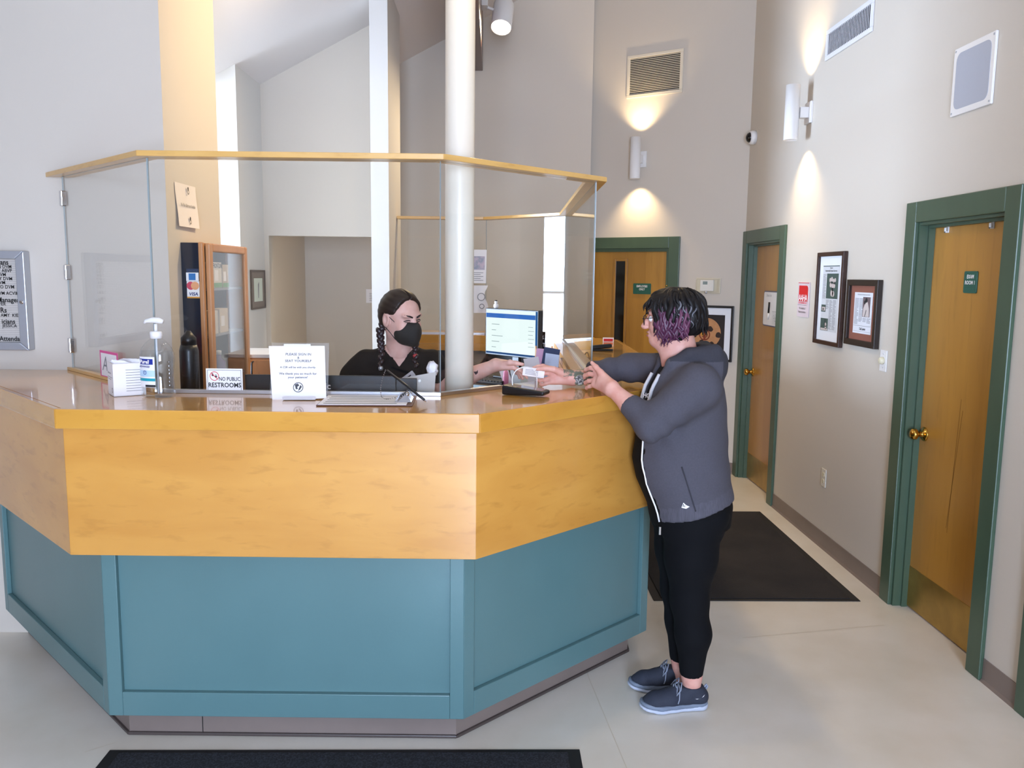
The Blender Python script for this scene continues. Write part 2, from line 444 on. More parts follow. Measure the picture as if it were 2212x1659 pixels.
pl = MB(T_E).box(0.065, 0.13, 1.10, 1.28, -0.035, -0.032).build('lock_plate', M['brassk'], lf4, bevel=0.001)
m_ = MB(at(T_E, 0.098, 1.115, -0.032)); m_.tube([(0, 0, 0), (0, 0, .03), (0.012, 0.004, 0.045), (0.05, 0.006, 0.05), (0.09, 0.0, 0.05)], [0.012, 0.010, 0.010, 0.009, 0.007], 10)
m_.build('lever_handle', M['brass'], lf4)
base('baseboard_angled', at(AW, E1 + 0.1, 0), -E1 - 0.1, 'taupe vinyl cove base on the angled wall')

# back wall, pier, alcove, passage, left wall block
mb = MB(); wallbox(mb, -2.6, 0.872, 7.75, 7.87)
struct(mb.build('wall_back', M['wall'], keep_origin=True), 'shaded greige wall behind the reception desk')
mb = MB(); wallbox(mb, -5.0, -1.455, 3.80, 4.53)
struct(mb.build('wall_left', M['wall'], keep_origin=True), 'deep pale wall the reception counter dies into')
mb = MB(); wallbox(mb, -5.0, -1.745, 5.85, 6.57)
struct(mb.build('wall_passage', M['wallwhite'], keep_origin=True), 'bright white wall end beside the alcove')
mb = MB(); wallbox(mb, -1.745, -0.847, 6.45, 6.57, 1.975); mb.box(-1.745, -1.71, 6.45, 6.57, 0, 1.975)
struct(mb.build('wall_alcove', M['wall'], keep_origin=True), 'recessed wall above the wide doorway')
mb = MB(); wallbox(mb, -0.847, -0.725, 5.85, 6.58)
struct(mb.build('wall_pier', M['wallwhite'], keep_origin=True), 'white wall pier between the alcove and the back wall')
mb = MB(); mb.box(-1.85, -1.73, 6.57, 7.75, 0, 2.6)
struct(mb.build('wall_inner', M['wall'], keep_origin=True), 'side wall of the inner room')
# round steel column behind the glass
col = MB(Matrix.Translation((-0.137, 3.36, 0))).lathe([(0.0575, 0.0), (0.0575, roof(-0.137))], 40).build('column', mat('column_enamel', 'e0d8c8', 0.35))
struct(col, 'slim round cream painted column inside the desk')
# beam
mb = MB(); x0, x1 = -0.236, -0.114
mb.add([(x0, -3.6, 3.505), (x1, -3.6, 3.505), (x1, 7.75, 3.505), (x0, 7.75, 3.505), (x0, -3.6, roof(x0)), (x1, -3.6, roof(x1)), (x1, 7.75, roof(x1)), (x0, 7.75, roof(x0))],
       [(3, 2, 1, 0), (4, 5, 6, 7), (0, 1, 5, 4), (1, 2, 6, 5), (2, 3, 7, 6), (3, 0, 4, 7)])
bm_ = mb.build('ceiling_beam', M['beam'], bevel=0.006)
struct(bm_, 'dark stained timber beam under the ceiling')
# west and front walls with their windows (behind and beside the camera)
WINS = [(-0.55, 0.80, 0.30, 2.90)]
mb = MB(); xs = [-5.1, WINS[0][0], WINS[0][1], 2.25]
for i in range(0, 4, 2): wallbox(mb, xs[i], xs[i + 1], -3.6, -3.48)
for (a, b, c, d) in WINS:
    mb.box(a, b, -3.6, -3.48, 0, c); wallbox(mb, a, b, -3.6, -3.48, d)
struct(mb.build('wall_front', mat('darkened_unseen_wall', '8a7460', 0.6), keep_origin=True), 'front wall with the street windows')  # plain dark brown put on the unseen wall to cut ambient fill light
PW = (4.57, 5.81, 0.15, 2.80)
mb = MB(); wallbox(mb, -5.1, -5.0, -3.6, PW[0]); wallbox(mb, -5.1, -5.0, PW[1], 6.57); mb.box(-5.1, -5.0, PW[0], PW[1], 0, PW[2]); wallbox(mb, -5.1, -5.0, PW[0], PW[1], PW[3])
struct(mb.build('wall_west', mat('darkened_unseen_wall', '8a7460', 0.6), keep_origin=True), 'side wall with the passage window')  # same added dark brown, keeps bounce light off the desk sides
def emis(name, c, s):
    m = bpy.data.materials.new(name); m.use_nodes = True; nt = m.node_tree; nt.nodes.remove(nt.nodes['Principled BSDF'])
    e = nt.nodes.new('ShaderNodeEmission'); e.inputs[0].default_value = (*c, 1); e.inputs[1].default_value = s
    nt.links.new(e.outputs[0], nt.nodes['Material Output'].inputs[0]); return m
def window(name, T, w, h, strength, nx, ny, label):
    root = thing(name, label, None, T.translation, kind='structure')
    fw = 0.05
    for (a, b, c, d) in ((0, fw, 0, h), (w - fw, w, 0, h), (fw, w - fw, 0, fw), (fw, w - fw, h - fw, h)):
        MB(T).box(a, b, c, d, -0.08, 0.015).build('window_frame', M['white'], root)
    for i in range(1, nx): MB(T).box(w * i / nx - .018, w * i / nx + .018, fw, h - fw, -0.07, 0.0).build('mullion', M['white'], root)
    for i in range(1, ny): MB(T).box(fw, w - fw, h * i / ny - .015, h * i / ny + .015, -0.07, -0.005).build('mullion', M['white'], root)
    MB(T).quad(fw, w - fw, fw, h - fw, -0.06).build('window_pane', emis(name + '_daylight', SKYCOL if name != 'window_2' else (0.58, 0.74, 1.0), strength), root)
for k, (a, b, c, d) in enumerate(WINS):
    window('window_%d' % (k + 1), frame((b, -3.48, c), (-1, 0, 0)), b - a, d - c, WINDOW_STRENGTH, 2, 2, 'street window behind the viewer')
window('window_2', frame((-5.0, PW[0], PW[2]), (0, 1, 0)), PW[1] - PW[0], PW[3] - PW[2], SIDE_WINDOW_STRENGTH, 1, 2, 'tall passage window beside the alcove')

# ------------------------------------------------------------------ reception desk
G = [(-1.893, 3.775), (-1.250, 3.104), (-0.198, 3.0805), (0.440, 3.688), (0.487, 5.75), (-0.06, 6.31), (-0.725, 6.33)]   # glass line
def offs(d):
    """offset of the glass line outwards by d, ends cut at the left wall and at the pier"""
    P = [Vector(p) for p in G]; out = []; n = len(P)
    dirs = [(P[i + 1] - P[i]).normalized() for i in range(n - 1)]
    nor = [Vector((t.y, -t.x)) for t in dirs]
    for i in range(n):
        if i == 0: q = P[0] + nor[0] * d
        elif i == n - 1: q = P[-1] + nor[-1] * d
        else:
            b = (nor[i - 1] + nor[i]).normalized(); q = P[i] + b * (d / b.dot(nor[i]))
        out.append(q)
    t = (3.795 - out[0].y) / dirs[0].y; out[0] = out[0] + dirs[0] * t
    t = (-0.72 - out[-1].x) / dirs[-1].x; out[-1] = out[-1] + dirs[-1] * t
    return out
def seg_poly(da, db, i, a=offs):
    A, B = a(da), a(db); return [A[i], A[i + 1], B[i + 1], B[i]]
NSEG = 6
SEGN = ['wing beside the letter board', 'front', 'angled end by the customer', 'long side', 'rear angle', 'rear']
ct = thing('counter_top', 'glossy maple transaction counter top wrapping the reception desk', 'counter top', (-0.7, 2.9, 1.185))
for i in range(NSEG):
    MB().prism(seg_poly(0.378, -0.07, i), 1.186, 1.250).build('top_slab', M['mapletop'], ct)
    MB().prism(seg_poly(0.402, 0.379, i), 1.185, 1.2505).build('edge_band', M['mapletop'], ct, bevel=0.003)
desk = thing('reception_desk', 'angular reception desk with maple upper panels over teal panelled base', 'reception desk', (-0.7, 2.9, 0))
for i in range(NSEG):
    MB().prism(seg_poly(0.375, 0.35, i), 0.75, 1.185).build('upper_panel', M['maple'], desk, bevel=0.0015)
    MB().prism(seg_poly(0.35, 0.245, i), 0.75, 0.775).build('soffit', M['maple'], desk)
    MB().prism(seg_poly(0.245, 0.12, i), 0.115, 0.75).build('lower_panel', M['teal'], desk)
    o1, o2 = offs(0.265), offs(0.2452)
    a, b = o1[i], o1[i + 1]; t = (b - a).normalized(); n_ = Vector((t.y, -t.x)); L = (b - a).length
    a2, b2 = o2[i], o2[i + 1]
    sw = 0.05
    def stile(s0, s1, p0, p1, q0, q1, z0, z1, nm):
        MB().prism([p0, p1, q1, q0], z0, z1).build(nm, M['teal'], desk, bevel=0.0025)
    # stiles follow the mitred corner, rails run between
    inner = lambda p: p - n_ * 0.0198
    stile(0, sw, a, a + t * sw, a2, inner(a + t * sw), 0.115, 0.748, 'stile')
    stile(0, sw, b - t * sw, b, inner(b - t * sw), b2, 0.115, 0.748, 'stile')
    stile(0, sw, a + t * sw, b - t * sw, inner(a + t * sw), inner(b - t * sw), 0.115, 0.205, 'rail')
    MB().prism(seg_poly(0.187, 0.10, i), 0.006, 0.115).build('toe_kick', M['vinyl'], desk)
    MB().prism(seg_poly(0.196, 0.10, i), 0.0, 0.012).build('cove_lip', mat('dark_cove_lip', '4b413d', 0.4), desk, bevel=0.003)
# joint in the vinyl toe kick
fo = offs(0.1885); p = fo[1].lerp(fo[2], 0.225)
MB().box(p.x - .0012, p.x + .0012, p.y - .0006, p.y + .004, 0.012, 0.114).build('toe_joint', M['dark'], desk)
# inner work surface
ws = thing('work_surface', 'low staff work surface inside the reception desk', 'work surface', (0.1, 4.6, 1.06))
for i in range(3, NSEG):
    MB().prism(seg_poly(-0.075, -0.62 if i < 5 else -0.5, i), 1.03, 1.06).build('surface_slab', mat('black_laminate', '1d1c1e', 0.4), ws)
    MB().prism(seg_poly(-0.072, -0.09, i), 1.06, 1.135).build('black_backsplash', mat('black_laminate', '1d1c1e', 0.4), ws)
    MB().prism(seg_poly(-0.071, -0.088, i), 1.135, 1.186).build('maple_fascia', M['maple'], ws)
    MB().prism(seg_poly(-0.08, -0.1, i), 0.0, 1.03).build('inner_panel', mat('black_laminate', '1d1c1e', 0.4), ws)

# ------------------------------------------------------------------ glass screen
gs = thing('glass_screen', 'clear glass screen with maple cap rail standing on the counter', 'glass screen', (-0.7, 3.09, 1.25))
def pane(i, z0, z1, d=0.0, notch=None):
    a, b = Vector(G[i]), Vector(G[i + 1]); t = (b - a).normalized(); L = (b - a).length
    T = frame((a.x, a.y, 0), (t.x, t.y, 0))
    m_ = MB(T); e = 0.003
    if notch:
        s0, s1, zt = notch
        pts = [(e, z0), (s0, z0), (s0, zt), (s1, zt), (s1, z0), (L - e, z0), (L - e, z1), (e, z1)]
    else: pts = [(e, z0), (L - e, z0), (L - e, z1), (e, z1)]
    n = len(pts)
    m_.add([(p[0], p[1], 0.003) for p in pts] + [(p[0], p[1], -0.003) for p in pts], [tuple(range(n)), tuple(range(2 * n - 1, n - 1, -1))])
    m_.cur = 1
    m_.add([(p[0], p[1], 0.003) for p in pts] + [(p[0], p[1], -0.003) for p in pts], [(i_, i_ + n, (i_ + 1) % n + n, (i_ + 1) % n) for i_ in range(n) if not (notch and i_ in (1, 2, 3))])
    return m_.build('glass_pane', [M['glass'], M['glassedge']], gs), T, L
for i in range(NSEG):
    a, b = Vector(G[i]), Vector(G[i + 1]); L = (b - a).length
    pane(i, 1.262, 2.103, notch=(0.32, 0.84, 1.43) if i == 2 else None)
    MB().prism(seg_poly(0.045, -0.045, i), 2.1035, 2.1235).build('cap_rail', M['maplerail'], gs, bevel=0.002)
    if i == 2:
        A, B = offs(0.012), offs(-0.012)
        for (u, v) in ((0, 0.36),):
            MB().prism([A[2], A[2].lerp(A[3], v), B[2].lerp(B[3], v), B[2]], 1.2503, 1.264).build('channel', M['alu'], gs, bevel=0.001)
    else:
        MB().prism(seg_poly(0.012, -0.012, i), 1.2503, 1.264).build('channel', M['alu'] if i != 0 else M['maplerail'], gs, bevel=0.001)
for z in (2.01, 1.689, 1.364):
    m_ = MB(Matrix.Translation((-1.893, 3.772, z)) @ Matrix.Rotation(radians(133), 4, 'Z'))
    m_.box(-0.014, 0.016, -0.011, 0.011, -0.033, 0.033); m_.build('glass_hinge', M['chrome'], gs, bevel=0.003)

# ------------------------------------------------------------------ wall fittings
def sconce(T, label):
    """T: wall frame at the sconce centre"""
    t = thing('wall_sconce', label, 'sconce', T.translation, 'cylinder wall sconces')
    MB(T).box(-0.055, 0.055, -0.07, 0.07, 0, 0.018).build('back_plate', M['white'], t, bevel=0.003)
    MB(T).box(-0.03, 0.03, -0.035, 0.035, 0.018, 0.075).build('arm', M['white'], t, bevel=0.003)
    C_ = at(T, 0, 0, 0.122) @ Matrix.Rotation(-pi / 2, 4, 'X')      # local z -> up
    m_ = MB(C_); prof_o = [(0.047, -0.178), (0.047, 0.178)]
    n = 32; m_.smooth = True; vs = []; fs = []
    for (r, z) in [(0.047, -0.178), (0.047, 0.178), (0.043, 0.178), (0.043, 0.06), (0.0, 0.06)]:
        for k in range(n): vs.append((r * cos(2 * pi * k / n), r * sin(2 * pi * k / n), z))
    for i in range(4):
        for k in range(n): fs.append((i * n + k, i * n + (k + 1) % n, (i + 1) * n + (k + 1) % n, (i + 1) * n + k))
    b = len(vs)
    for (r, z) in [(0.047, -0.178), (0.043, -0.178), (0.043, -0.06), (0.0, -0.06)]:
        for k in range(n): vs.append((r * cos(2 * pi * k / n), r * sin(2 * pi * k / n), z))
    for i in range(3):
        for k in range(n): fs.append((b + (i + 1) * n + k, b + (i + 1) * n + (k + 1) % n, b + i * n + (k + 1) % n, b + i * n + k))
    m_.add(vs, fs); m_.build('cylinder_shade', M['white'], t)
    for s in (1, -1):
        L = at(T, 0, s * 0.15, 0.122)
        MB(at(T, 0, s * 0.085, 0.122) @ Matrix.Rotation(-pi / 2 * s, 4, 'X')).lathe([(0.02, -0.02), (0.036, 0.0), (0.038, 0.012), (0.03, 0.02), (0.002, 0.024)], 20).build('bulb', emis('sconce_bulb', WARM, 14.0) if 'sconce_bulb' not in bpy.data.materials else bpy.data.materials['sconce_bulb'], t)
        spot('sconce_light', at(T, 0, s * 0.148, 0.122).translation, at(T, 0, s * 2, 0.122 - 0.16).translation, SCONCE_POWER, WARM, 100, 1.0, 0.02, t)
    return t
sconce(RX(5.73, 2.80), 'white cylinder up and down sconce on the wall near the vent and speaker')
sconce(at(AW, -0.98, 2.735), 'white cylinder up and down sconce above the staff door')

def grille(name, T, w, h, n, vertical, label, fm):
    t = thing(name, label, 'vent', T.translation, 'wall vents')
    f = 0.028
    for (a, b, c, d) in ((0, w, 0, f), (0, w, h - f, h), (0, f, f, h - f), (w - f, w, f, h - f)):
        MB(T).box(a, b, c, d, 0.0005, 0.012).build('grille_frame', fm, t, bevel=0.003)
    MB(T).quad(f, w - f, f, h - f, 0.001).build('duct_backing', M['dark'], t)
    for i in range(n):
        q = (i + 0.5) / n
        if vertical:
            x = f + (w - 2 * f) * q; m_ = MB(at(T, x, h / 2, 0.006) @ Matrix.Rotation(radians(8), 4, 'Y')); m_.box(-0.0020, 0.0020, -h / 2 + f, h / 2 - f, -0.001, 0.001)
        else:
            y = f + (h - 2 * f) * q; m_ = MB(at(T, w / 2, y, 0.006) @ Matrix.Rotation(radians(-6), 4, 'X')); m_.box(-w / 2 + f, w / 2 - f, -0.0026, 0.0026, -0.0015, 0.0015)
        m_.build('slat', fm, t)
    return t
grille('wall_vent', at(AW, -1.140, 3.275), 0.53, 0.365, 21, False, 'cream louvred vent with horizontal slats above the staff door sconce', M['grille'])
grille('wall_vent', RX(5.495, 3.075), 0.665, 0.185, 29, True, 'long white vent with upright slats high on the exam room wall', M['grillew'])

# flush wall speaker
T = RX(3.93, 2.444); t = thing('wall_speaker', 'flush wall speaker with white frame and grey grille above exam room door', 'speaker', T.translation)
def rrect(x0, x1, y0, y1, r, n=5):
    pts = []
    for (cx, cy, a0) in ((x1 - r, y1 - r, 0), (x0 + r, y1 - r, 90), (x0 + r, y0 + r, 180), (x1 - r, y0 + r, 270)):
        for k in range(n + 1):
            a = radians(a0 + 90 * k / n); pts.append((cx + r * cos(a), cy + r * sin(a)))
    return pts
MB(T).prism(rrect(0, 0.32, 0, 0.30, 0.006), 0.0005, 0.012).build('speaker_frame', M['white'], t, bevel=0.003)
MB(T).prism(rrect(0.026, 0.294, 0.026, 0.274, 0.035), 0.012, 0.0135).build('speaker_grille', mat('grey_speaker_cloth', 'b3b6c0', 0.8, var=0.1, vscale=(900, 900, 900)), t)
for (sx, sy) in ((0.013, 0.013), (0.307, 0.013), (0.013, 0.287), (0.307, 0.287)):
    MB(at(T, sx, sy, 0.012)).lathe([(0.005, 0), (0.005, 0.0015), (0.002, 0.002)], 10).build('screw', M['alup'], t)

# round sensor in the corner
T = RX(6.915, 2.828); t = thing('dome_camera', 'small round white and black camera near the wall corner', 'camera', T.translation)
MB(T).lathe([(0.055, 0), (0.055, 0.03), (0.048, 0.045), (0.04, 0.046)], 28).build('ring', M['white'], t)
MB(T).lathe([(0.042, 0.04), (0.040, 0.052), (0.030, 0.066), (0.014, 0.074), (0.002, 0.076)], 24).build('lens_dome', mat('black_gloss', '0a0a0c', 0.08), t)

# framed pictures: (T at lower left, outer w, h, frame width, frame depth)
def pic_frame(t, T, w, h, fw, fd, fm, matm, name='picture_frame'):
    for k, pts in enumerate(([(0, 0), (w, 0), (w - fw, fw), (fw, fw)], [(w, 0), (w, h), (w - fw, h - fw), (w - fw, fw)], [(w, h), (0, h), (fw, h - fw), (w - fw, h - fw)], [(0, h), (0, 0), (fw, fw), (fw, h - fw)])):
        MB(T).prism(pts, 0.002, fd).build(name, fm, t, bevel=0.002)
    return MB(T).box(fw * 0.8, w - fw * 0.8, fw * 0.8, h - fw * 0.8, 0.003, fd * 0.45).build('mat_board', matm, t)
def newsprint(mb, x0, x1, y0, y1, z, n, gap=0.45):
    st = (y1 - y0) / n
    for k in range(n):
        e = x1 - (x1 - x0) * random.choice((0, 0, 0, 0.06, 0.3))
        mb.quad(x0, e, y0 + k * st, y0 + k * st + st * gap, z)
DW = mat('dark_walnut_frame', '3c241c', 0.35, var=0.3, vscale=(5, 5, 30))
ESP = mat('espresso_frame', '241913', 0.4)
T = RX(5.385, 1.287); W_, H_ = 0.41, 0.578
t = thing('framed_clipping', 'tall walnut framed newspaper page with white mat', 'picture frame', T.translation)
pic_frame(t, T, W_, H_, 0.026, 0.028, DW, mat('white_mat_board', 'e8eaee', 0.85))
MB(T).box(0.08, 0.33, 0.085, 0.495, 0.012, 0.0135).build('newspaper', mat('newsprint', 'd3d6da', 0.9), t)
z = 0.0140
P = MB(T); P.cur = 0
newsprint(P, 0.088, 0.135, 0.29, 0.445, z, 22)
for cx in (0.15, 0.205, 0.26): newsprint(P, cx, cx + 0.047, 0.10 if cx > 0.2 else 0.225, 0.285, z, 26 if cx > 0.2 else 10)
P.build('newsprint_columns', M['grayink'], t)
P = MB(T); P.quad(0.145, 0.322, 0.29, 0.445, z); P.quad(0.082, 0.152, 0.205, 0.25, z); P.quad(0.082, 0.20, 0.088, 0.165, z); P.quad(0.08, 0.33, 0.489, 0.494, z); P.build('photo_panel', mat('grey_green_print', '43564f', 0.8), t)
P = MB(T)
for (cx, cy, r) in ((0.20, 0.405, 0.014), (0.225, 0.41, 0.015), (0.25, 0.40, 0.014), (0.275, 0.405, 0.013), (0.21, 0.375, 0.016), (0.24, 0.37, 0.016), (0.265, 0.37, 0.015), (0.235, 0.325, 0.022), (0.255, 0.32, 0.018), (0.165, 0.125, 0.014), (0.168, 0.108, 0.012)): P.disc(cx, cy, r, z + 0.0004, 12)
P.quad(0.095, 0.145, 0.212, 0.236, z + .0004); P.quad(0.09, 0.195, 0.09, 0.103, z + .0004)
P.build('photo_figures', mat('pale_print', 'c9bdb8', 0.85), t)['kind'] = 'stuff'
P = MB(T)
for (cx, cy, r) in ((0.215, 0.39, 0.008), (0.245, 0.388, 0.008), (0.27, 0.386, 0.008), (0.24, 0.347, 0.012), (0.115, 0.222, 0.009)): P.disc(cx, cy, r, z + 0.0007, 10)
P.quad(0.15, 0.156, 0.11, 0.16, z + .0007)
P.build('photo_shadows', M['ink'], t)
text('Features', at(T, 0.205, 0.480, z), 0.016, M['ink'], t, sx=0.75)
text('Practice marks 20 years of pet care', at(T, 0.205, 0.462, z), 0.0155, M['ink'], t, sx=0.82, bold=0.0003)

T = RX(4.90, 1.32); W_, H_ = 0.40, 0.377
t = thing('framed_clipping', 'small dark framed article on a brown mat beside the tall frame', 'picture frame', T.translation)
pic_frame(t, T, W_, H_, 0.034, 0.03, ESP, mat('brown_mat_board', '8a5443', 0.85))
MB(T).box(0.085, 0.318, 0.072, 0.305, 0.0135, 0.0148).build('newspaper', mat('newsprint_white', 'dcdde2', 0.9), t)
z = 0.0153
P = MB(T); newsprint(P, 0.095, 0.145, 0.125, 0.275, z, 20); newsprint(P, 0.152, 0.20, 0.14, 0.275, z, 18); newsprint(P, 0.207, 0.25, 0.14, 0.165, z, 4); newsprint(P, 0.257, 0.305, 0.135, 0.165, z, 4)
P.quad(0.092, 0.31, 0.115, 0.117, z); P.quad(0.092, 0.31, 0.083, 0.0845, z); P.build('newsprint_columns', M['grayink'], t)
MB(T).quad(0.198, 0.292, 0.168, 0.28, z).build('photo_panel', mat('mauve_print', '6c5a5c', 0.85), t)
P = MB(T)
P.poly([(0.203, 0.17), (0.285, 0.17), (0.28, 0.215), (0.262, 0.25), (0.24, 0.262), (0.225, 0.24), (0.208, 0.215)], z + .0004); P.build('photo_figures', mat('pale_print', 'c9bdb8', 0.85), t)
P = MB(T); P.disc(0.242, 0.262, 0.014, z + .0008, 14); P.disc(0.225, 0.25, 0.011, z + .0008, 12); P.poly([(0.228, 0.17), (0.234, 0.17), (0.25, 0.205), (0.245, 0.21)], z + .0008); P.build('photo_shadows', M['ink'], t)
text('Kids looks for family’s best friend', at(T, 0.202, 0.293, z), 0.0135, M['grayink'], t, sx=0.86)
text('Oak Leaves', at(T, 0.21, 0.099, z), 0.021, M['ink'], t, sx=0.8, bold=0.0004)

T = RX(5.745, 1.440); t = thing('acrylic_sign', 'red and white accreditation sign in a clear holder', 'sign', T.translation)
MB(T).box(0, 0.205, 0, 0.235, 0.001, 0.008).build('acrylic_holder', mat('acrylic_edge', 'd9c9cc', 0.15), t, bevel=0.001)
RED = mat('sign_red', 'c8171b', 0.5)
P = MB(T); P.poly([(0.02, 0.105)] + [(0.185, 0.105), (0.185, 0.195)] + [(0.185 - 0.03 + 0.03 * cos(radians(a)), 0.19 + 0.022 * sin(radians(a))) for a in range(0, 91, 15)] + [(0.02, 0.212)], 0.0085); P.quad(0.005, 0.2, 0.228, 0.232, 0.0085)
P.build('red_field', RED, t)
text('AAHA', at(T, 0.10, 0.127, 0.009), 0.062, M['paper'], t, sx=1.0, bold=0.0006, spacing=0.86)
MB(T).quad(0.02, 0.17, 0.089, 0.101, 0.0088).build('pink_strip', mat('sign_pink', 'd98a90', 0.6), t)
text('ACCREDITED', at(T, 0.095, 0.095, 0.0092), 0.011, RED, t)
MB(T).quad(0.012, 0.175, 0.0795, 0.081, 0.0088).build('rule_line', M['ink'], t)
text('The Standard of', at(T, 0.095, 0.058, 0.009), 0.021, M['ink'], t, sx=0.85)
text('Veterinary Excellence', at(T, 0.095, 0.034, 0.009), 0.021, M['ink'], t, sx=0.72)

# dimmer and outlet
T = RX(4.468, 1.207); t = thing('dimmer_switch', 'white wall plate with a round cream dimmer knob', 'light switch', T.translation)
MB(T).box(0, 0.075, 0, 0.115, 0.0005, 0.006).build('wall_plate', M['white'], t, bevel=0.002)
MB(at(T, 0.0375, 0.058, 0.006)).lathe([(0.02, 0), (0.02, 0.01), (0.017, 0.018), (0.015, 0.02), (0.002, 0.021)], 20).build('dimmer_knob', mat('cream_plastic', 'dfd6b8', 0.4), t)
for yy in (0.02, 0.095): MB(at(T, 0.0375, yy, 0.006)).lathe([(0.0035, 0), (0.0035, 0.001), (0.001, 0.0015)], 8).build('screw', M['alup'], t)
T = RX(5.165, 0.388); t = thing('power_outlet', 'cream double socket low on the wall between doors', 'outlet', T.translation)
MB(T).box(0, 0.072, 0, 0.115, 0.0005, 0.006).build('wall_plate', mat('cream_plate', 'd8d2c4', 0.45), t, bevel=0.002)
for yy in (0.036, 0.079):
    f = MB(T).prism(rrect(0.02, 0.052, yy - 0.014, yy + 0.014, 0.008), 0.006, 0.008).build('socket', mat('cream_plastic', 'dfd6b8', 0.4), t)
    m_ = MB(T); m_.quad(0.028, 0.0305, yy - .004, yy + .007, .0083); m_.quad(0.0415, 0.044, yy - .004, yy + .006, .0083); m_.disc(0.036, yy - .008, .0025, .0083, 8); m_.build('slots', M['ink'], f)

# door signs
GS = mat('sign_green', '1f5a4b', 0.4)
T = frame((XR + 0.07, 3.838, 1.642), (0, -1, 0)); t = thing('room_sign', 'small green plaque reading EXAM ROOM 1 on the maple door', 'sign', T.translation)
MB(T).prism(rrect(0, 0.105, 0, 0.1, 0.008), 0.0005, 0.006).build('plaque', GS, t, bevel=0.001)
text('EXAM', at(T, 0.0525, 0.074, 0.0065), 0.024, M['paper'], t, sx=0.9, bold=0.0006)
text('ROOM 1', at(T, 0.0525, 0.047, 0.0065), 0.024, M['paper'], t, sx=0.9, bold=0.0006)
P = MB(T)
for k in range(9): P.disc(0.02 + k * 0.0075, 0.018 + 0.003 * (k % 2), 0.0014, 0.0066, 6)
P.build('braille_dots', mat('sign_green_light', '3f7a6c', 0.4), t)
T = at(AW, -1.035, 1.541, -0.035); t = thing('door_plaque', 'green plaque reading EMPLOYEES ONLY on the staff door', 'sign', T.translation)
MB(T).prism(rrect(0, 0.176, 0, 0.097, 0.008), 0.0005, 0.006).build('plaque', GS, t, bevel=0.001)
text('EMPLOYEES', at(T, 0.088, 0.070, 0.0065), 0.027, M['paper'], t, sx=0.78, bold=0.0006)
text('ONLY', at(T, 0.088, 0.043, 0.0065), 0.027, M['paper'], t, sx=0.78, bold=0.0006)
P = MB(T)
for k in range(14): P.disc(0.045 + k * 0.0065, 0.016 + 0.003 * (k % 2), 0.0014, 0.0066, 6)
P.build('braille_dots', mat('sign_green_light', '3f7a6c', 0.4), t)

# whiteboard on the far door
T = frame((XR + 0.07, 6.68, 1.322), (0, -1, 0)); t = thing('door_whiteboard', 'small rounded whiteboard with a marker on the far door', 'whiteboard', T.translation)
MB(T).prism(rrect(0, 0.355, 0, 0.278, 0.025), 0.0005, 0.010).build('board_frame', mat('whiteboard_frame', '6c6a80', 0.3, metal=0.4), t, bevel=0.002)
MB(T).prism(rrect(0.012, 0.343, 0.010, 0.268, 0.018), 0.010, 0.0115).build('board_face', M['whitegloss'], t)
text('Dean is in', at(T, 0.13, 0.242, 0.012), 0.03, M['grayink'], t, shear=0.3)
P = MB(T); P.quad(0.185, 0.19, 0.095, 0.185, 0.0125)
m_ = MB(at(T, 0.155, 0.13, 0.018)); m_.tube([(0, -0.025, 0), (0.008, 0.06, 0)], 0.007, 10); mk = m_.build('marker', M['black'], t)
m_ = MB(at(T, 0.155, 0.13, 0.018)); m_.tube([(-0.004, -0.075, 0), (0, -0.0255, 0)], [0.006, 0.007], 10); m_.build('marker_body', M['white'], t)
P = MB(T)
for k in range(5): P.quad(0.235 + 0.018 * k, 0.237 + 0.018 * k, 0.02, 0.12 - 0.004 * k, 0.012)
P.quad(0.225, 0.33, 0.118, 0.121, 0.012); P.disc(0.265, 0.08, 0.014, 0.0121, 14, 0.011); P.disc(0.295, 0.06, 0.016, 0.0121, 14, 0.013)
P.build('ink_lines', M['grayink'], t)

# thermostat in a locked clear guard
T = at(AW, -0.416, 1.560); t = thing('thermostat', 'white thermostat inside a clear locking guard', 'thermostat', T.translation)
MB(T).box(0, 0.221, 0, 0.135, 0.0005, 0.010).build('guard_base', mat('guard_cream', 'cfc6b0', 0.4), t, bevel=0.003)
b_ = MB(T).box(0.045, 0.165, 0.022, 0.118, 0.010, 0.032).build('thermostat_body', M['white'], t, bevel=0.004)
MB(T).quad(0.07, 0.112, 0.078, 0.105, 0.0323).build('display', mat('lcd_grey', '6f7f80', 0.3), b_)
gm = glass_mat('clear_plastic_guard', (0.95, 0.94, 0.9), 0.05)
m_ = MB(T); m_.add([(0.012, 0.010, 0.01), (0.209, 0.010, 0.01), (0.209, 0.125, 0.01), (0.012, 0.125, 0.01), (0.018, 0.016, 0.055), (0.203, 0.016, 0.055), (0.203, 0.119, 0.055), (0.018, 0.119, 0.055)],
                   [(4, 5, 6, 7), (0, 1, 5, 4), (1, 2, 6, 5), (2, 3, 7, 6), (3, 0, 4, 7)]); m_.build('clear_cover', gm, t)
MB(at(T, 0.11, 0.012, 0.05)).lathe([(0.012, 0), (0.012, 0.008), (0.006, 0.011)], 14).build('key_lock', M['alup'], t)

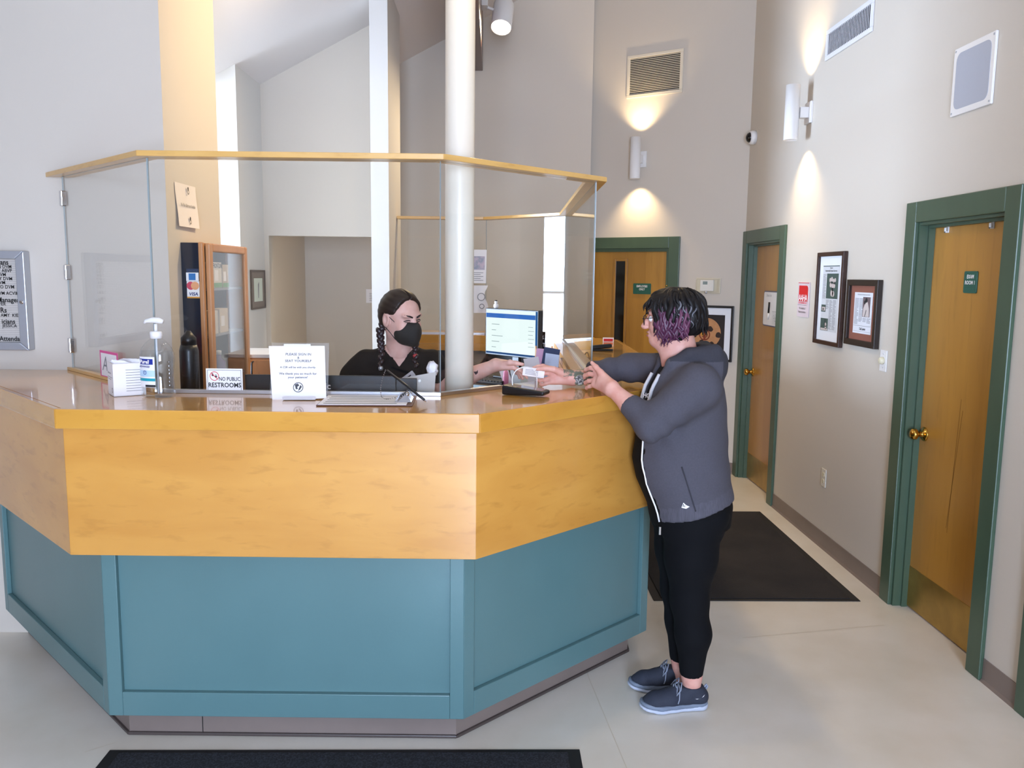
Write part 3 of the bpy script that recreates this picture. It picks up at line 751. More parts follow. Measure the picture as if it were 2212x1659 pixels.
# framed cow-hide patterned roundel
T = at(AW, -0.543, 0.979); t = thing('framed_print', 'square black framed print of a tan and brown spotted roundel', 'picture frame', T.translation)
pic_frame(t, T, 0.476, 0.48, 0.02, 0.022, M['black'], mat('white_mat_board', 'e8eaee', 0.85))
MB(T).box(0.075, 0.401, 0.08, 0.40, 0.010, 0.0115).build('dark_ground', mat('print_ground', '241d1d', 0.7), t)
MB(T).disc(0.238, 0.24, 0.132, 0.0122, 40).build('tan_roundel', mat('print_tan', 'c08a5c', 0.7, var=0.12, vscale=(30, 30, 30)), t)
P = MB(T); rnd = random.Random(3)
for (cx, cy, r) in ((0.20, 0.335, 0.038), (0.275, 0.275, 0.026), (0.35, 0.225, 0.026), (0.125, 0.215, 0.03), (0.17, 0.265, 0.018), (0.29, 0.14, 0.03), (0.20, 0.16, 0.024)):
    MB(T).poly([(cx + r * (0.75 + 0.35 * rnd.random()) * cos(2 * pi * k / 11), cy + r * (0.75 + 0.35 * rnd.random()) * sin(2 * pi * k / 11)) for k in range(11)], 0.0127).build('brown_patch', mat('print_brown', '2c1c15', 0.7), t)
P = MB(T); P.disc(0.225, 0.225, 0.05, 0.0131, 24, 0.04); P.disc(0.225, 0.225, 0.028, 0.0131, 20, 0.02); P.quad(0.215, 0.235, 0.185, 0.265, 0.0132); P.build('rust_medallion', mat('print_rust', '7a2f16', 0.7), t)
P = MB(T); P.disc(0.205, 0.23, 0.017, 0.0134, 16); P.build('gold_spot', mat('print_gold', 'c98a2c', 0.6), t)

# letter board on the left wall
LX0, LX1 = -2.78, -2.068
T = frame((LX0, 3.80, 1.341), (1, 0, 0)); w_, h_ = LX1 - LX0, 0.439
t = thing('letter_board', 'aluminium framed grooved letter board listing staff', 'letter board', T.translation)
for pts in ([(0, 0), (w_, 0), (w_ - 0.04, 0.035), (0.04, 0.035)], [(w_, 0), (w_, h_), (w_ - 0.04, h_ - 0.035), (w_ - 0.04, 0.035)], [(w_, h_), (0, h_), (0.04, h_ - 0.035), (w_ - 0.04, h_ - 0.035)], [(0, h_), (0, 0), (0.04, 0.035), (0.04, h_ - 0.035)]):
    MB(T).prism(pts, 0.0005, 0.05).build('board_frame', M['alup'], t, bevel=0.004)
MB(T).box(0.038, w_ - 0.038, 0.033, h_ - 0.033, 0.0005, 0.018).build('felt_panel', mat('letter_felt', 'c9c2ba', 0.9), t)
P = MB(T)
for k in range(46): P.quad(0.04, w_ - 0.04, 0.036 + k * 0.0081, 0.036 + k * 0.0081 + 0.0022, 0.0184)
P.build('grooves', mat('felt_groove', 'a8a198', 0.95), t)
MB(at(T, w_ - 0.02, 0.215, 0.05)).lathe([(0.009, -0.004), (0.009, 0.004), (0.006, 0.006)], 14).build('frame_lock', M['chrome'], t)
LET = mat('black_letters', '141414', 0.5)
lines = [('rians', 0.388, 0.030, -0.043, 1), ('ON DVM', 0.369, 0.021, -0.030, 0), ('TE ABVP', 0.3515, 0.021, -0.030, 0), ('DVM', 0.334, 0.021, -0.057, 0), ('AY DVM', 0.316, 0.021, -0.030, 0), ('DVM', 0.2985, 0.021, -0.062, 0),
         ('SO DVM', 0.280, 0.021, -0.024, 0), ('DVM ACVIM', 0.252, 0.021, -0.004, 0), ('Manager', 0.222, 0.031, -0.006, 1), ('FER', 0.204, 0.021, -0.066, 0), ('Rs', 0.176, 0.032, -0.064, 1), ('AMY  KIER', 0.154, 0.021, -0.003, 0),
         ('icians', 0.126, 0.030, -0.03, 1), ('JESSICA', 0.107, 0.021, -0.024, 0), ('Attendan', 0.049, 0.030, -0.001, 1)]
for (s, y, sz, dx, b) in lines:
    text(s, at(T, w_ - 0.041 + dx, y, 0.0205), sz, LET, t, align='RIGHT', sx=0.92, bold=0.0006 if b else 0.0002)

# notices
T = frame((-1.455, 3.905, 1.905), (0, 1, 0)); t = thing('paper_notice', 'curling white notice about the public bathroom taped to the warm wall end', 'notice', T.translation)
m_ = MB(T); n = 10; vs = []; fs = []; m_.smooth = True
for i in range(n + 1):
    for j in range(n + 1):
        u, v = i / n, j / n
        vs.append((0.252 * u + 0.006 * sin(v * 5), 0.198 * v - 0.012 * u * (1 - v) * 0 , 0.003 + 0.012 * (1 - v) ** 2 + 0.005 * u * u))
for i in range(n):
    for j in range(n):
        a = i * (n + 1) + j; fs.append((a, a + n + 1, a + n + 2, a + 1))
m_.add(vs, fs); m_.build('paper_sheet', mat('warm_paper', 'e9dfd6', 0.85), t)
text('No Public Bathroom Available', at(T, 0.13, 0.10, 0.0125), 0.021, M['ink'], t, sx=0.72)
for yy in (0.168, 0.03):
    P = MB(at(T, 0.137, yy, 0.0125 if yy > 0.1 else 0.0185)); P.disc(0, -0.004, 0.011, 0, 16, 0.007); P.disc(-0.002, 0.012, 0.008, 0, 14); P.build('logo_mark', M['ink'], t)
T = frame((-1.175, 7.75, 1.43), (1, 0, 0)); t = thing('typed_notice', 'small typed notice on the back wall beside the pier', 'notice', T.translation)
MB(T).box(0, 0.215, 0, 0.125, 0.0005, 0.0015).build('paper_sheet', M['paper'], t)
text('Notice', at(T, 0.13, 0.108, 0.002), 0.016, M['ink'], t)
P = MB(T)
for k in range(5): P.quad(0.03, 0.19 - 0.02 * (k % 2), 0.02 + k * 0.016, 0.024 + k * 0.016, 0.002)
P.build('text_lines', M['grayink'], t)
T = frame((-1.745, 6.05, 1.43), (0, 1, 0)); t = thing('framed_certificate', 'grey framed certificate on the alcove side wall', 'picture frame', T.translation)
pic_frame(t, T, 0.36, 0.285, 0.012, 0.014, mat('grey_frame', '6d645f', 0.5), mat('taupe_mat_board', '8b8078', 0.85))
MB(T).box(0.07, 0.29, 0.055, 0.225, 0.007, 0.0085).build('certificate', mat('pale_green_paper', 'd5dccf', 0.85), t)
P = MB(T); P.poly([(0.17, 0.08), (0.185, 0.08), (0.20, 0.20), (0.17, 0.18)], 0.009); P.build('print_mark', M['grayink'], t)

# ------------------------------------------------------------------ track lights (one in view, the others above the frame)
def track_can(loc, aim, label, power, ang=160):
    t = thing('track_light', label, 'track light', loc, 'white track lights on the beam')
    d = (Vector(aim) - Vector(loc)).normalized()
    R = d.to_track_quat('Z', 'Y').to_matrix().to_4x4(); R.translation = Vector(loc)
    n = 28; m_ = MB(R); m_.smooth = True; vs = []; fs = []
    prof = [(0.0, -0.17), (0.05, -0.168), (0.078, -0.155), (0.084, -0.13), (0.084, 0.10), (0.079, 0.10), (0.079, 0.07)]
    for (r, z) in prof:
        for k in range(n): vs.append((r * cos(2 * pi * k / n), r * sin(2 * pi * k / n), z))
    for i in range(len(prof) - 1):
        for k in range(n): fs.append((i * n + k, i * n + (k + 1) % n, (i + 1) * n + (k + 1) % n, (i + 1) * n + k))
    m_.add(vs, fs); m_.build('can_housing', M['white'], t)
    MB(R).lathe([(0.078, 0.068), (0.078, 0.072), (0.05, 0.082), (0.002, 0.086)], 28).build('lamp_face', emis('warm_lamp', (1.0, 0.86, 0.6), 30.0) if 'warm_lamp' not in bpy.data.materials else bpy.data.materials['warm_lamp'], t)
    m_ = MB(); L = Vector(loc); hz = max(0.10, 3.60 - L.z); m_.tube([L + Vector((-0.06, 0, 0.06)), L + Vector((-0.12, 0.0, hz - 0.02)), L + Vector((-0.155, 0, hz))], 0.012, 10)
    m_.build('swivel_arm', M['white'], t)
    MB(Matrix.Translation(L + Vector((-0.135, 0, hz)))).box(-0.03, 0.02, -0.07, 0.07, -0.025, 0.045).build('mount_block', M['white'], t, bevel=0.004)
    spot('track_lamp', Vector(loc) + d * 0.12, Vector(aim), power, WARM, ang, 1.0, 0.07, t)
    return t
track_can((0.05, 7.0, 3.74), (-0.25, 5.4, 0.9), 'white can track light shining beside the dark beam', CAN_POWER, 130)
track_can((0.05, 4.6, 3.38), (-1.455, 4.5, 2.55), 'white can track light aimed at the warm wall end', CAN_POWER * 0.95, 100)
track_can((0.05, 3.0, 3.74), (0.9, 5.6, 0.3), 'white can track light over the reception counter', CAN_POWER * 0.25)

# ------------------------------------------------------------------ display cabinet behind the glass
X0, X1, Y0, Y1, Z0, Z1 = -1.4545, -1.33, 3.95, 4.58, 0.90, 1.832
t = thing('display_cabinet', 'shallow oak display cabinet with glass door on the warm wall end', 'display cabinet', (X0, Y0, Z0))
NAVY = mat('navy_panel', '16202f', 0.18, coat=0.3)
MB().box(X0, X1 - 0.025, Y0, Y0 + 0.012, Z0, Z1).build('navy_side_panel', NAVY, t)
MB().box(X0, X0 + 0.01, Y0 + 0.012, Y1 - 0.012, Z0, Z1).build('back_panel', mat('cabinet_back', '57524e', 0.7), t)
MB().box(X0, X1 - 0.02, Y1 - 0.02, Y1, Z0, Z1).build('side_panel', M['oak'], t)
MB().box(X0, X1 - 0.025, Y0 + 0.012, Y1 - 0.02, Z1 - 0.015, Z1).build('top_panel', M['oak'], t)
MB().box(X0, X1 - 0.025, Y0 + 0.012, Y1 - 0.02, Z0, Z0 + 0.015).build('bottom_panel', M['oak'], t)
MB().box(X1 - 0.045, X1 - 0.024, Y0 - 0.002, Y0 + 0.03, Z0, Z1 + 0.003).build('corner_post', M['oak'], t, bevel=0.005)
for k, (a, b, c, d) in enumerate(((Y0 + 0.03, Y0 + 0.075, Z0, Z1), (Y1 - 0.042, Y1, Z0, Z1), (Y0 + 0.075, Y1 - 0.042, Z1 - 0.04, Z1), (Y0 + 0.075, Y1 - 0.042, Z0, Z0 + 0.045))):
    MB().box(X1 - 0.024, X1, a, b, c, d).build('door_frame', M['oak'], t, bevel=0.007)
MB().box(X1 - 0.014, X1 - 0.010, Y0 + 0.074, Y1 - 0.041, Z0 + 0.044, Z1 - 0.039).build('door_glass', M['glass'], t)
SHELF = mat('grey_shelf', '8d8a88', 0.4)
ZS = (1.62, 1.395, 1.17)
for z in ZS: MB().box(X0 + 0.01, X1 - 0.03, Y0 + 0.014, Y1 - 0.022, z - 0.012, z).build('shelf', SHELF, t)
# credit card decals on the navy side
T = frame((X0 - 0.018, Y0, 0), (1, 0, 0))
dc = thing('card_decal', 'stack of payment card logo stickers on the navy cabinet side', 'sticker', (X0 + 0.04, Y0 - 0.001, 1.58))
def dq(x0, x1, z0, z1, m, nm, zz=0.001): return MB(T).quad(x0, x1, z0, z1, zz).build(nm, m, dc)
dq(0.040, 0.098, 1.694, 1.712, mat('decal_navy', '1b2a44', 0.4), 'top_sticker'); text('CHOICE', at(T, 0.069, 1.702, 0.0016), 0.014, mat('decal_navy_light', '33507a', 0.5), dc, sx=0.9)
dq(0.038, 0.096, 1.655, 1.694, M['white'], 'amex_sticker'); dq(0.050, 0.082, 1.659, 1.690, mat('decal_blue', '2a6fae', 0.4), 'blue_square', 0.0016)
dq(0.040, 0.098, 1.603, 1.654, M['white'], 'mastercard_sticker')
MB(T).disc(0.058, 1.633, 0.019, 0.0016, 24).build('red_disc', mat('decal_red', 'c8455a', 0.4), dc); MB(T).disc(0.078, 1.633, 0.019, 0.0018, 24).build('orange_disc', mat('decal_orange', 'e0a070', 0.4), dc)
dq(0.040, 0.098, 1.580, 1.608, M['white'], 'visa_sticker', 0.0013); dq(0.040, 0.098, 1.575, 1.582, mat('decal_gold', 'd09030', 0.4), 'gold_strip', 0.0017); text('VISA', at(T, 0.069, 1.594, 0.0018), 0.021, mat('decal_visa', '1a2f6c', 0.4), dc, bold=0.0006, shear=0.2)
# boxes on the shelves
def carton(name, y0, y1, z, h, mcol, label, cat, top=None, word=None, depth=0.05, x1=X1 - 0.036, group='cartons in the display cabinet'):
    c = thing(name, label, cat, (x1 - depth / 2, (y0 + y1) / 2, z), group)
    MB().box(x1 - depth, x1, y0, y1, z + 0.0005, z + h).build('carton_body', mcol, c, bevel=0.001)
    Tc = frame((x1, y0, z), (0, 1, 0))
    if top: MB(Tc).quad(0.0, y1 - y0, 0.002, h * 0.2, 0.0006).build('colour_band', top, c)
    if word: text(word, at(Tc, (y1 - y0) / 2, h * 0.86, 0.0008), (y1 - y0) * 0.27, M['ink'], c, sx=0.8, bold=0.0006)
    MB(Tc).quad((y1 - y0) * 0.12, (y1 - y0) * 0.55, h * 0.28, h * 0.7, 0.0006).build('label_patch', M['paper'], c)
    return c
GRN = mat('carton_green', '5f9a4f', 0.5); ORG = mat('carton_orange', 'c8704a', 0.5); CW = mat('carton_white', 'd9d2c8', 0.6); CT = mat('carton_tan', 'b9a68c', 0.6)
carton('medicine_carton', 4.055, 4.115, 1.62, 0.105, CW, 'narrow carton with orange foot at the edge of the top shelf', 'carton', ORG)
carton('medicine_carton', 4.13, 4.25, 1.62, 0.125, CW, 'white carton with green foot lettered FRONTLINE', 'carton', GRN, 'FRONTLINE')
carton('medicine_carton', 4.265, 4.36, 1.62, 0.115, CT, 'tan carton behind the lettered one on the top shelf', 'carton', GRN)
carton('medicine_carton', 4.07, 4.17, 1.395, 0.115, CW, 'pale carton on the middle shelf beside the door stile', 'carton')
carton('medicine_carton', 4.20, 4.33, 1.395, 0.12, mat('carton_cream', 'd8c8b4', 0.6), 'cream carton on the middle shelf', 'carton')
b = thing('plastic_bottle', 'clear violet tinted bottle on the lowest cabinet shelf', 'bottle', (-1.385, 4.22, 1.17))
MB(Matrix.Translation((-1.385, 4.22, 1.17))).lathe([(0.03, 0.0005), (0.032, 0.01), (0.032, 0.08), (0.012, 0.10), (0.012, 0.115)], 18).build('bottle_body', mat('violet_plastic', '6a5680', 0.2), b)
MB(Matrix.Translation((-1.385, 4.22, 1.285))).lathe([(0.014, 0), (0.014, 0.02), (0.004, 0.022)], 14).build('bottle_cap', M['white'], b)
m_ = MB().box(X0 + 0.012, X1 - 0.04, 4.0, 4.52, 0.9155, 1.10); tag(m_.build('storage_bin', mat('dark_green_bin', '1d3a33', 0.5), bevel=0.01), 'dark green bin in the bottom of the display cabinet', 'bin')
# low base cabinet carrying the display cabinet, and drawer unit next to it
t = thing('base_cabinet', 'low dark base unit under the display cabinet', 'cabinet', (-1.39, 4.27, 0))
MB().box(-1.4545, -1.32, 3.94, 4.60, 0.0, 0.87).build('cabinet_body', NAVY, t); MB().box(-1.4545, -1.315, 3.93, 4.605, 0.8705, 0.8995).build('cabinet_top', SHELF, t, bevel=0.003)
t = thing('drawer_unit', 'oak drawer unit with black bow handle beyond the display cabinet', 'drawer unit', (-1.3, 4.85, 0))
MB().box(-1.46, -1.20, 4.66, 5.04, 0.0, 1.225).build('unit_body', M['oak'], t, bevel=0.003); MB().box(-1.47, -1.19, 4.65, 5.05, 1.2255, 1.245).build('unit_top', mat('pale_laminate', 'cfc9c2', 0.35), t, bevel=0.002)
dw = MB().box(-1.455, -1.205, 4.642, 4.659, 0.98, 1.215).build('drawer_front', M['oak'], t, bevel=0.003)
m_ = MB(); m_.tube([(-1.335, 4.643, 1.205), (-1.335, 4.615, 1.20), (-1.335, 4.61, 1.15), (-1.335, 4.615, 1.09), (-1.335, 4.643, 1.085)], 0.005, 8); m_.build('bow_handle', M['black'], dw)
# dark flask
t = thing('steel_flask', 'tall black insulated flask behind the sanitizer bottle', 'flask', (-1.315, 3.62, 1.10))
MB(Matrix.Translation((-1.315, 3.62, 1.06))).lathe([(0.036, 0.0), (0.04, 0.008), (0.04, 0.30), (0.034, 0.325)], 24).build('flask_body', M['black'], t)
MB(Matrix.Translation((-1.315, 3.62, 1.385))).lathe([(0.032, 0), (0.032, 0.03), (0.02, 0.045), (0.01, 0.06), (0.002, 0.061)], 20).build('flask_lid', M['black'], t)
sh = thing('side_ledge', 'low ledge inside the desk behind the front glass', 'ledge', (-0.9, 3.4, 0))
MB().prism(seg_poly(-0.075, -0.42, 0), 1.03, 1.06).build('ledge_slab', mat('black_laminate', '1d1c1e', 0.4), sh); MB().prism(seg_poly(-0.08, -0.1, 0), 0.0, 1.03).build('ledge_panel', mat('black_laminate', '1d1c1e', 0.4), sh)

# ------------------------------------------------------------------ things on the counter
ZC = 1.2505
# hand sanitizer
Bt = Matrix.Translation((-1.202, 2.995, ZC)) @ Matrix.Rotation(radians(-6), 4, 'Z')
t = thing('sanitizer_bottle', 'clear pump bottle of hand sanitizer beside the tissue box', 'bottle', Bt.translation)
CLP = glass_mat('clear_bottle_plastic', (0.965, 0.975, 0.98), 0.07)
prof = [(0.050, 0.0005), (0.058, 0.004), (0.061, 0.014), (0.060, 0.03), (0.056, 0.06), (0.055, 0.075), (0.059, 0.11), (0.062, 0.14), (0.061, 0.155), (0.052, 0.178), (0.036, 0.198), (0.021, 0.209), (0.018, 0.212)]
MB(Bt).lathe(prof, 36, sx=1.0, sy=0.72).build('bottle_shell', CLP, t)
MB(Bt).lathe([(r * 0.93, z + 0.003) for r, z in prof[:9]] + [(0.054, 0.166)], 36, sx=1.0, sy=0.70).build('sanitizer_gel', glass_mat('clear_gel', (0.97, 0.985, 0.99), 0.02), t)
for k in range(7): MB(Bt @ Matrix.Translation((0.052, -0.018, 0.045 + k * 0.014))).box(-0.003, 0.003, -0.006, 0.006, -0.003, 0.003).build('grip_rib', CLP, t, bevel=0.001)
MB(Bt).lathe([(0.021, 0.211), (0.021, 0.232), (0.018, 0.236)], 24).build('pump_collar', M['white'], t)
MB(Bt).lathe([(0.0055, 0.236), (0.0055, 0.262)], 14).build('pump_stem', M['white'], t)
m_ = MB(Bt); m_.tube([(0.028, 0, 0.270), (0.012, 0, 0.275), (-0.01, 0, 0.276), (-0.035, 0, 0.272), (-0.042, 0, 0.264)], [0.007, 0.011, 0.0105, 0.007, 0.005], 12); m_.build('pump_head', M['white'], t)
m_ = MB(Bt); m_.tube([(0, 0, 0.012), (0, 0, 0.21)], 0.0035, 8); m_.build('dip_tube', mat('tube_plastic', 'd4d8dc', 0.4), t)
# curved label on the front
m_ = MB(Bt); N = 12; vs = []; fs = []
def labp(a, z, e=0.0012): 
    r = 0.0595 + e; return (r * sin(a), -r * 0.745 * cos(a), z)
def labquad(a0, a1, z0, z1, mtl, nm, e):
    q = MB(Bt); q.smooth = True; n = 8
    vs = [labp(a0 + (a1 - a0) * i / n, z, e) for i in range(n + 1) for z in (z0, z1)]
    q.add(vs, [(2 * i, 2 * i + 2, 2 * i + 3, 2 * i + 1) for i in range(n)]); return q.build(nm, mtl, t)
labquad(-0.95, 0.22, 0.040, 0.148, M['whitegloss'], 'front_label', 0.0026)
LB = mat('label_navy', '1f2f8c', 0.4); LT = mat('label_teal', '1f9aa8', 0.4); LP = mat('label_pale_blue', 'b9d6ea', 0.4)
labquad(-0.95, 0.22, 0.078, 0.100, LP, 'pale_band', 0.0032); labquad(-0.95, 0.22, 0.062, 0.072, LT, 'teal_band', 0.0032); labquad(-0.86, 0.12, 0.121, 0.141, LB, 'brand_swoosh', 0.0032)
labquad(-0.40, 0.22, 0.041, 0.049, M['ink'], 'black_block', 0.0032)
Lf = Bt @ frame((-0.0205, -0.0445, 0), (cos(radians(-20)), sin(radians(-20)), 0))
text('Purell', at(Lf, 0.0, 0.131, 0.0045), 0.019, M['paper'], t, bold=0.0006, shear=0.15)
text('ADVANCED', at(Lf, 0.001, 0.114, 0.0045), 0.009, LB, t, bold=0.0002)
MB(Lf).disc(0.0, 0.093, 0.0075, 0.0045, 18, 0.006).build('ring_mark', LB, t); text('T', at(Lf, 0, 0.093, 0.0045), 0.009, LB, t)

# tissue / mask box
BX = Matrix.Translation((-1.340, 3.055, ZC)) @ Matrix.Rotation(radians(34), 4, 'Z')
t = thing('tissue_box', 'open white carton of folded tissues next to the pump bottle', 'box', BX.translation)
a = 0.054; h = 0.118
m_ = MB(BX)
m_.box(-a, a, -a, -a + 0.002, 0.0005, h); m_.box(-a, a, a - 0.002, a, 0.0005, h); m_.box(-a, -a + 0.002, -a + 0.002, a - 0.002, 0.0005, h); m_.box(a - 0.002, a, -a + 0.002, a - 0.002, 0.0005, h); m_.box(-a, a, -a, a, 0.0004, 0.003)
m_.build('carton_shell', M['paper'], t)
for k in range(5):
    q = MB(BX @ Matrix.Translation((0, -0.04 + 0.02 * k, 0.09)) @ Matrix.Rotation(radians(-10 + 5 * k), 4, 'X')); q.smooth = True
    n = 8; q.add([(-0.046 + 0.092 * i / n, 0.004 * sin(i * 1.3 + k), zz + (0.006 * sin(i * 0.9 + k) if zz > 0 else 0)) for i in range(n + 1) for zz in (-0.05, 0.034)], [(2 * i, 2 * i + 2, 2 * i + 3, 2 * i + 1) for i in range(n)])
    q.build('folded_tissue', mat('tissue_white', 'e8e4e6', 0.95), t)
Fa = BX @ frame((0, -a - 0.0004, 0), (1, 0, 0)); Fb = BX @ frame((a + 0.0004, 0, 0), (0, 1, 0)); Fc = BX @ frame((-a - 0.0004, 0, 0), (0, -1, 0))
for F, nl in ((Fa, 9),):
    for k in range(nl): MB(F).quad(-0.012, 0.045, 0.018 + k * 0.0095, 0.0192 + k * 0.0095, 0.0004).build('printed_line', M['ink'], t); 
text('Safety masks', at(Fc, -0.012, 0.082, 0.0006), 0.011, M['ink'], t)
for k in range(2): MB(Fc).quad(-0.045, 0.04 - 0.02 * k, 0.066 - k * 0.007, 0.0672 - k * 0.007, 0.0004).build('printed_line', M['ink'], t)
MB(Fc).disc(0.035, 0.022, 0.009, 0.0006, 16, 0.007).build('round_mark', M['ink'], t)

# pink bordered sign on the side glass
e0 = Vector((-1.626, 3.496, 0)); T = frame((-1.633, 3.489, 1.264), (0.692, -0.722, 0))
T = frame(Vector((-1.626, 3.496, 1.264)) + Vector((-0.72, -0.69, 0)) * 0.012, (0.692, -0.722, 0))
t = thing('pink_sign', 'handwritten card with pink border on the side glass', 'sign', T.translation)
MB(T).box(0, 0.198, 0, 0.108, 0, 0.001).build('pink_card', mat('pink_card', 'e0609a', 0.7), t); MB(T).quad(0.012, 0.186, 0.004, 0.098, 0.0014).build('white_sheet', M['paper'], t)
text('A', at(T, 0.055, 0.052, 0.002), 0.085, M['grayink'], t, shear=0.25); text('sso?', at(T, 0.125, 0.055, 0.002), 0.04, M['ink'], t, shear=0.1)

# no public restrooms
T = frame((-1.062, 3.0885, 1.2643), (1, -0.0224, 0)); t = thing('restroom_sign', 'white NO PUBLIC RESTROOMS sign leaning on the front glass', 'sign', T.translation)
MB(T).box(0, 0.135, 0, 0.080, 0.0, 0.002).build('sign_plate', M['whitegloss'], t)
for (a_, b_, c_, d_) in ((0.005, 0.13, 0.0735, 0.0748), (0.005, 0.0063, 0.0, 0.0735), (0.1287, 0.13, 0.0, 0.0735)): MB(T).quad(a_, b_, c_, d_, 0.0024).build('border_line', M['ink'], t)
text('NO PUBLIC', at(T, 0.087, 0.041, 0.0026), 0.020, M['ink'], t, sx=0.78, bold=0.0003); text('RESTROOMS', at(T, 0.068, 0.018, 0.0026), 0.024, M['ink'], t, sx=0.9, bold=0.0005)
MB(T).disc(0.031, 0.052, 0.017, 0.0030, 28, 0.0148).build('red_ring', RED, t)
MB(at(T, 0.031, 0.052, 0.003) @ Matrix.Rotation(radians(-45), 4, 'Z')).quad(-0.0155, 0.0155, -0.0012, 0.0012).build('red_bar', RED, t)
for (px, py) in ((0.025, 0.055), (0.037, 0.05)):
    P = MB(T); P.poly([(px - .003, py - .003), (px + .003, py - .003), (px + .0045, py + .003), (px - .0045, py + .003)], 0.0026); P.disc(px, py + 0.006, 0.002, 0.0026, 10); P.build('figure_symbol', M['ink'], t)

# sign-in stand
T = frame((-0.795, 2.955, ZC), (1, 0.045, 0)) @ Matrix.Rotation(radians(-14), 4, 'X')
t = thing('signin_stand', 'clear acrylic stand with a PLEASE SIGN IN sheet on the counter', 'sign stand', (-0.7, 2.96, ZC))
ACR = glass_mat('acrylic', (0.96, 0.97, 0.97), 0.06)
MB(T).box(0.0, 0.205, 0.003, 0.205, -0.004, -0.002).build('acrylic_back', ACR, t)
m_ = MB(frame((-0.745, 2.945, ZC), (1, 0.045, 0))); m_.add([(0, 0.002, 0.012), (0.115, 0.002, 0.012), (0.115, 0.002, -0.075), (0, 0.002, -0.075), (0, 0.013, 0.014), (0.115, 0.013, 0.014)], [(0, 1, 2, 3), (0, 4, 5, 1)]); m_.build('acrylic_foot', mat('frosted_acrylic', 'd7d6da', 0.3), t)
m_ = MB(T); m_.add([(-0.008, 0.192, 0.001), (0.190, 0.194, 0.001), (0.2, 0.004, 0.003), (0.010, -0.002, 0.003)], [(3, 2, 1, 0)]); m_.build('paper_sheet', M['paper'], t)
MB(T).quad(0.045, 0.14, 0.190, 0.2, 0.0016).build('tape_strip', mat('tape_white', 'dddfe2', 0.3), t)
GI = mat('charcoal_ink', '4a4a4e', 0.8)
for (s, y, sz) in (('PLEASE SIGN IN', 0.162, 0.0125), ('&', 0.150, 0.011), ('SEAT YOURSELF', 0.138, 0.0125), ('A CSR will be with you shortly.', 0.115, 0.0095), ('We thank you so much for', 0.092, 0.0115), ('your patience!', 0.079, 0.0115)):
    text(s, at(T, 0.098, y, 0.004), sz, GI, t, sx=1.05, bold=0.0001)
P = MB(T); P.disc(0.100, 0.043, 0.018, 0.0042, 28, 0.0155); P.build('logo_ring', GI, t)
for pts in ([(0.088, 0.053), (0.098, 0.057), (0.104, 0.05), (0.096, 0.044), (0.10, 0.038), (0.092, 0.036)], [(0.108, 0.052), (0.113, 0.045), (0.107, 0.035), (0.10, 0.03), (0.103, 0.04)]): MB(T).poly(pts, 0.0042).build('logo_shape', GI, t)

# clipboard with a form and a chained pen
T = Matrix.Translation((-0.600, 2.808, ZC)) @ Matrix.Rotation(radians(1.5), 4, 'Z')
t = thing('clipboard', 'clipboard with a ruled sign-in form on the counter', 'clipboard', T.translation)
MB(T).box(0, 0.325, 0, 0.235, 0.0004, 0.004).build('board', mat('brown_hardboard', '5d3527', 0.5), t, bevel=0.001)
MB(T).box(0.004, 0.305, 0.008, 0.228, 0.004, 0.0055).build('form_paper', M['paper'], t)
for k in range(5): MB(T).quad(0.02, 0.27, 0.025 + k * 0.04, 0.036 + k * 0.04, 0.0058).build('form_row', mat('form_grey', '6e7470', 0.8), t)
m_ = MB(T); m_.add([(0.27, 0.06, 0.006), (0.318, 0.06, 0.006), (0.318, 0.18, 0.006), (0.27, 0.18, 0.006), (0.262, 0.05, 0.010), (0.300, 0.08, 0.034), (0.300, 0.16, 0.034), (0.262, 0.19, 0.010)], [(0, 1, 2, 3), (4, 5, 6, 7), (5, 1, 2, 6), (0, 1, 5, 4), (2, 3, 7, 6)])
m_.build('clip_plate', M['chrome'], t)
m_ = MB(T); m_.tube([(0.302, 0.075, 0.03), (0.302, 0.165, 0.03)], 0.007, 10); m_.build('clip_spring', M['chrome'], t)
t = thing('chained_pen', 'black pen on a beaded chain leaning over the clipboard clip', 'pen', (-0.30, 2.93, ZC + 0.04))
a, b_ = Vector((-0.385, 3.03, ZC + 0.098)), Vector((-0.225, 2.84, ZC + 0.012))
m_ = MB(); m_.tube([a, a.lerp(b_, 0.93)], 0.0045, 10); m_.build('pen_barrel', M['black'], t)
m_ = MB(); m_.tube([a.lerp(b_, 0.93), b_], [0.0042, 0.001], 10); m_.build('pen_tip', M['chrome'], t)
ch = [Vector((-0.392, 3.03, ZC + 0.100)), Vector((-0.402, 3.02, ZC + 0.07)), Vector((-0.405, 2.99, ZC + 0.035)), Vector((-0.395, 2.95, ZC + 0.012)), Vector((-0.37, 2.925, ZC + 0.0095)), Vector((-0.33, 2.93, ZC + 0.02)), Vector((-0.30, 2.935, ZC + 0.043))]
ch = curve(ch, 5)
bead = bpy.data.meshes.new('bead'); bm = bmesh.new(); bmesh.ops.create_icosphere(bm, subdivisions=1, radius=0.0022); bm.to_mesh(bead); bm.free(); bead.materials.append(M['chrome'])
pts = []
for i in range(len(ch) - 1):
    n = max(1, int((ch[i + 1] - ch[i]).length / 0.0052))
    pts += [ch[i].lerp(ch[i + 1], k / n) for k in range(n)]
for p in pts:
    o = bpy.data.objects.new('chain_bead', bead); COL.objects.link(o); o.parent = t; o.location = p - WL[t]

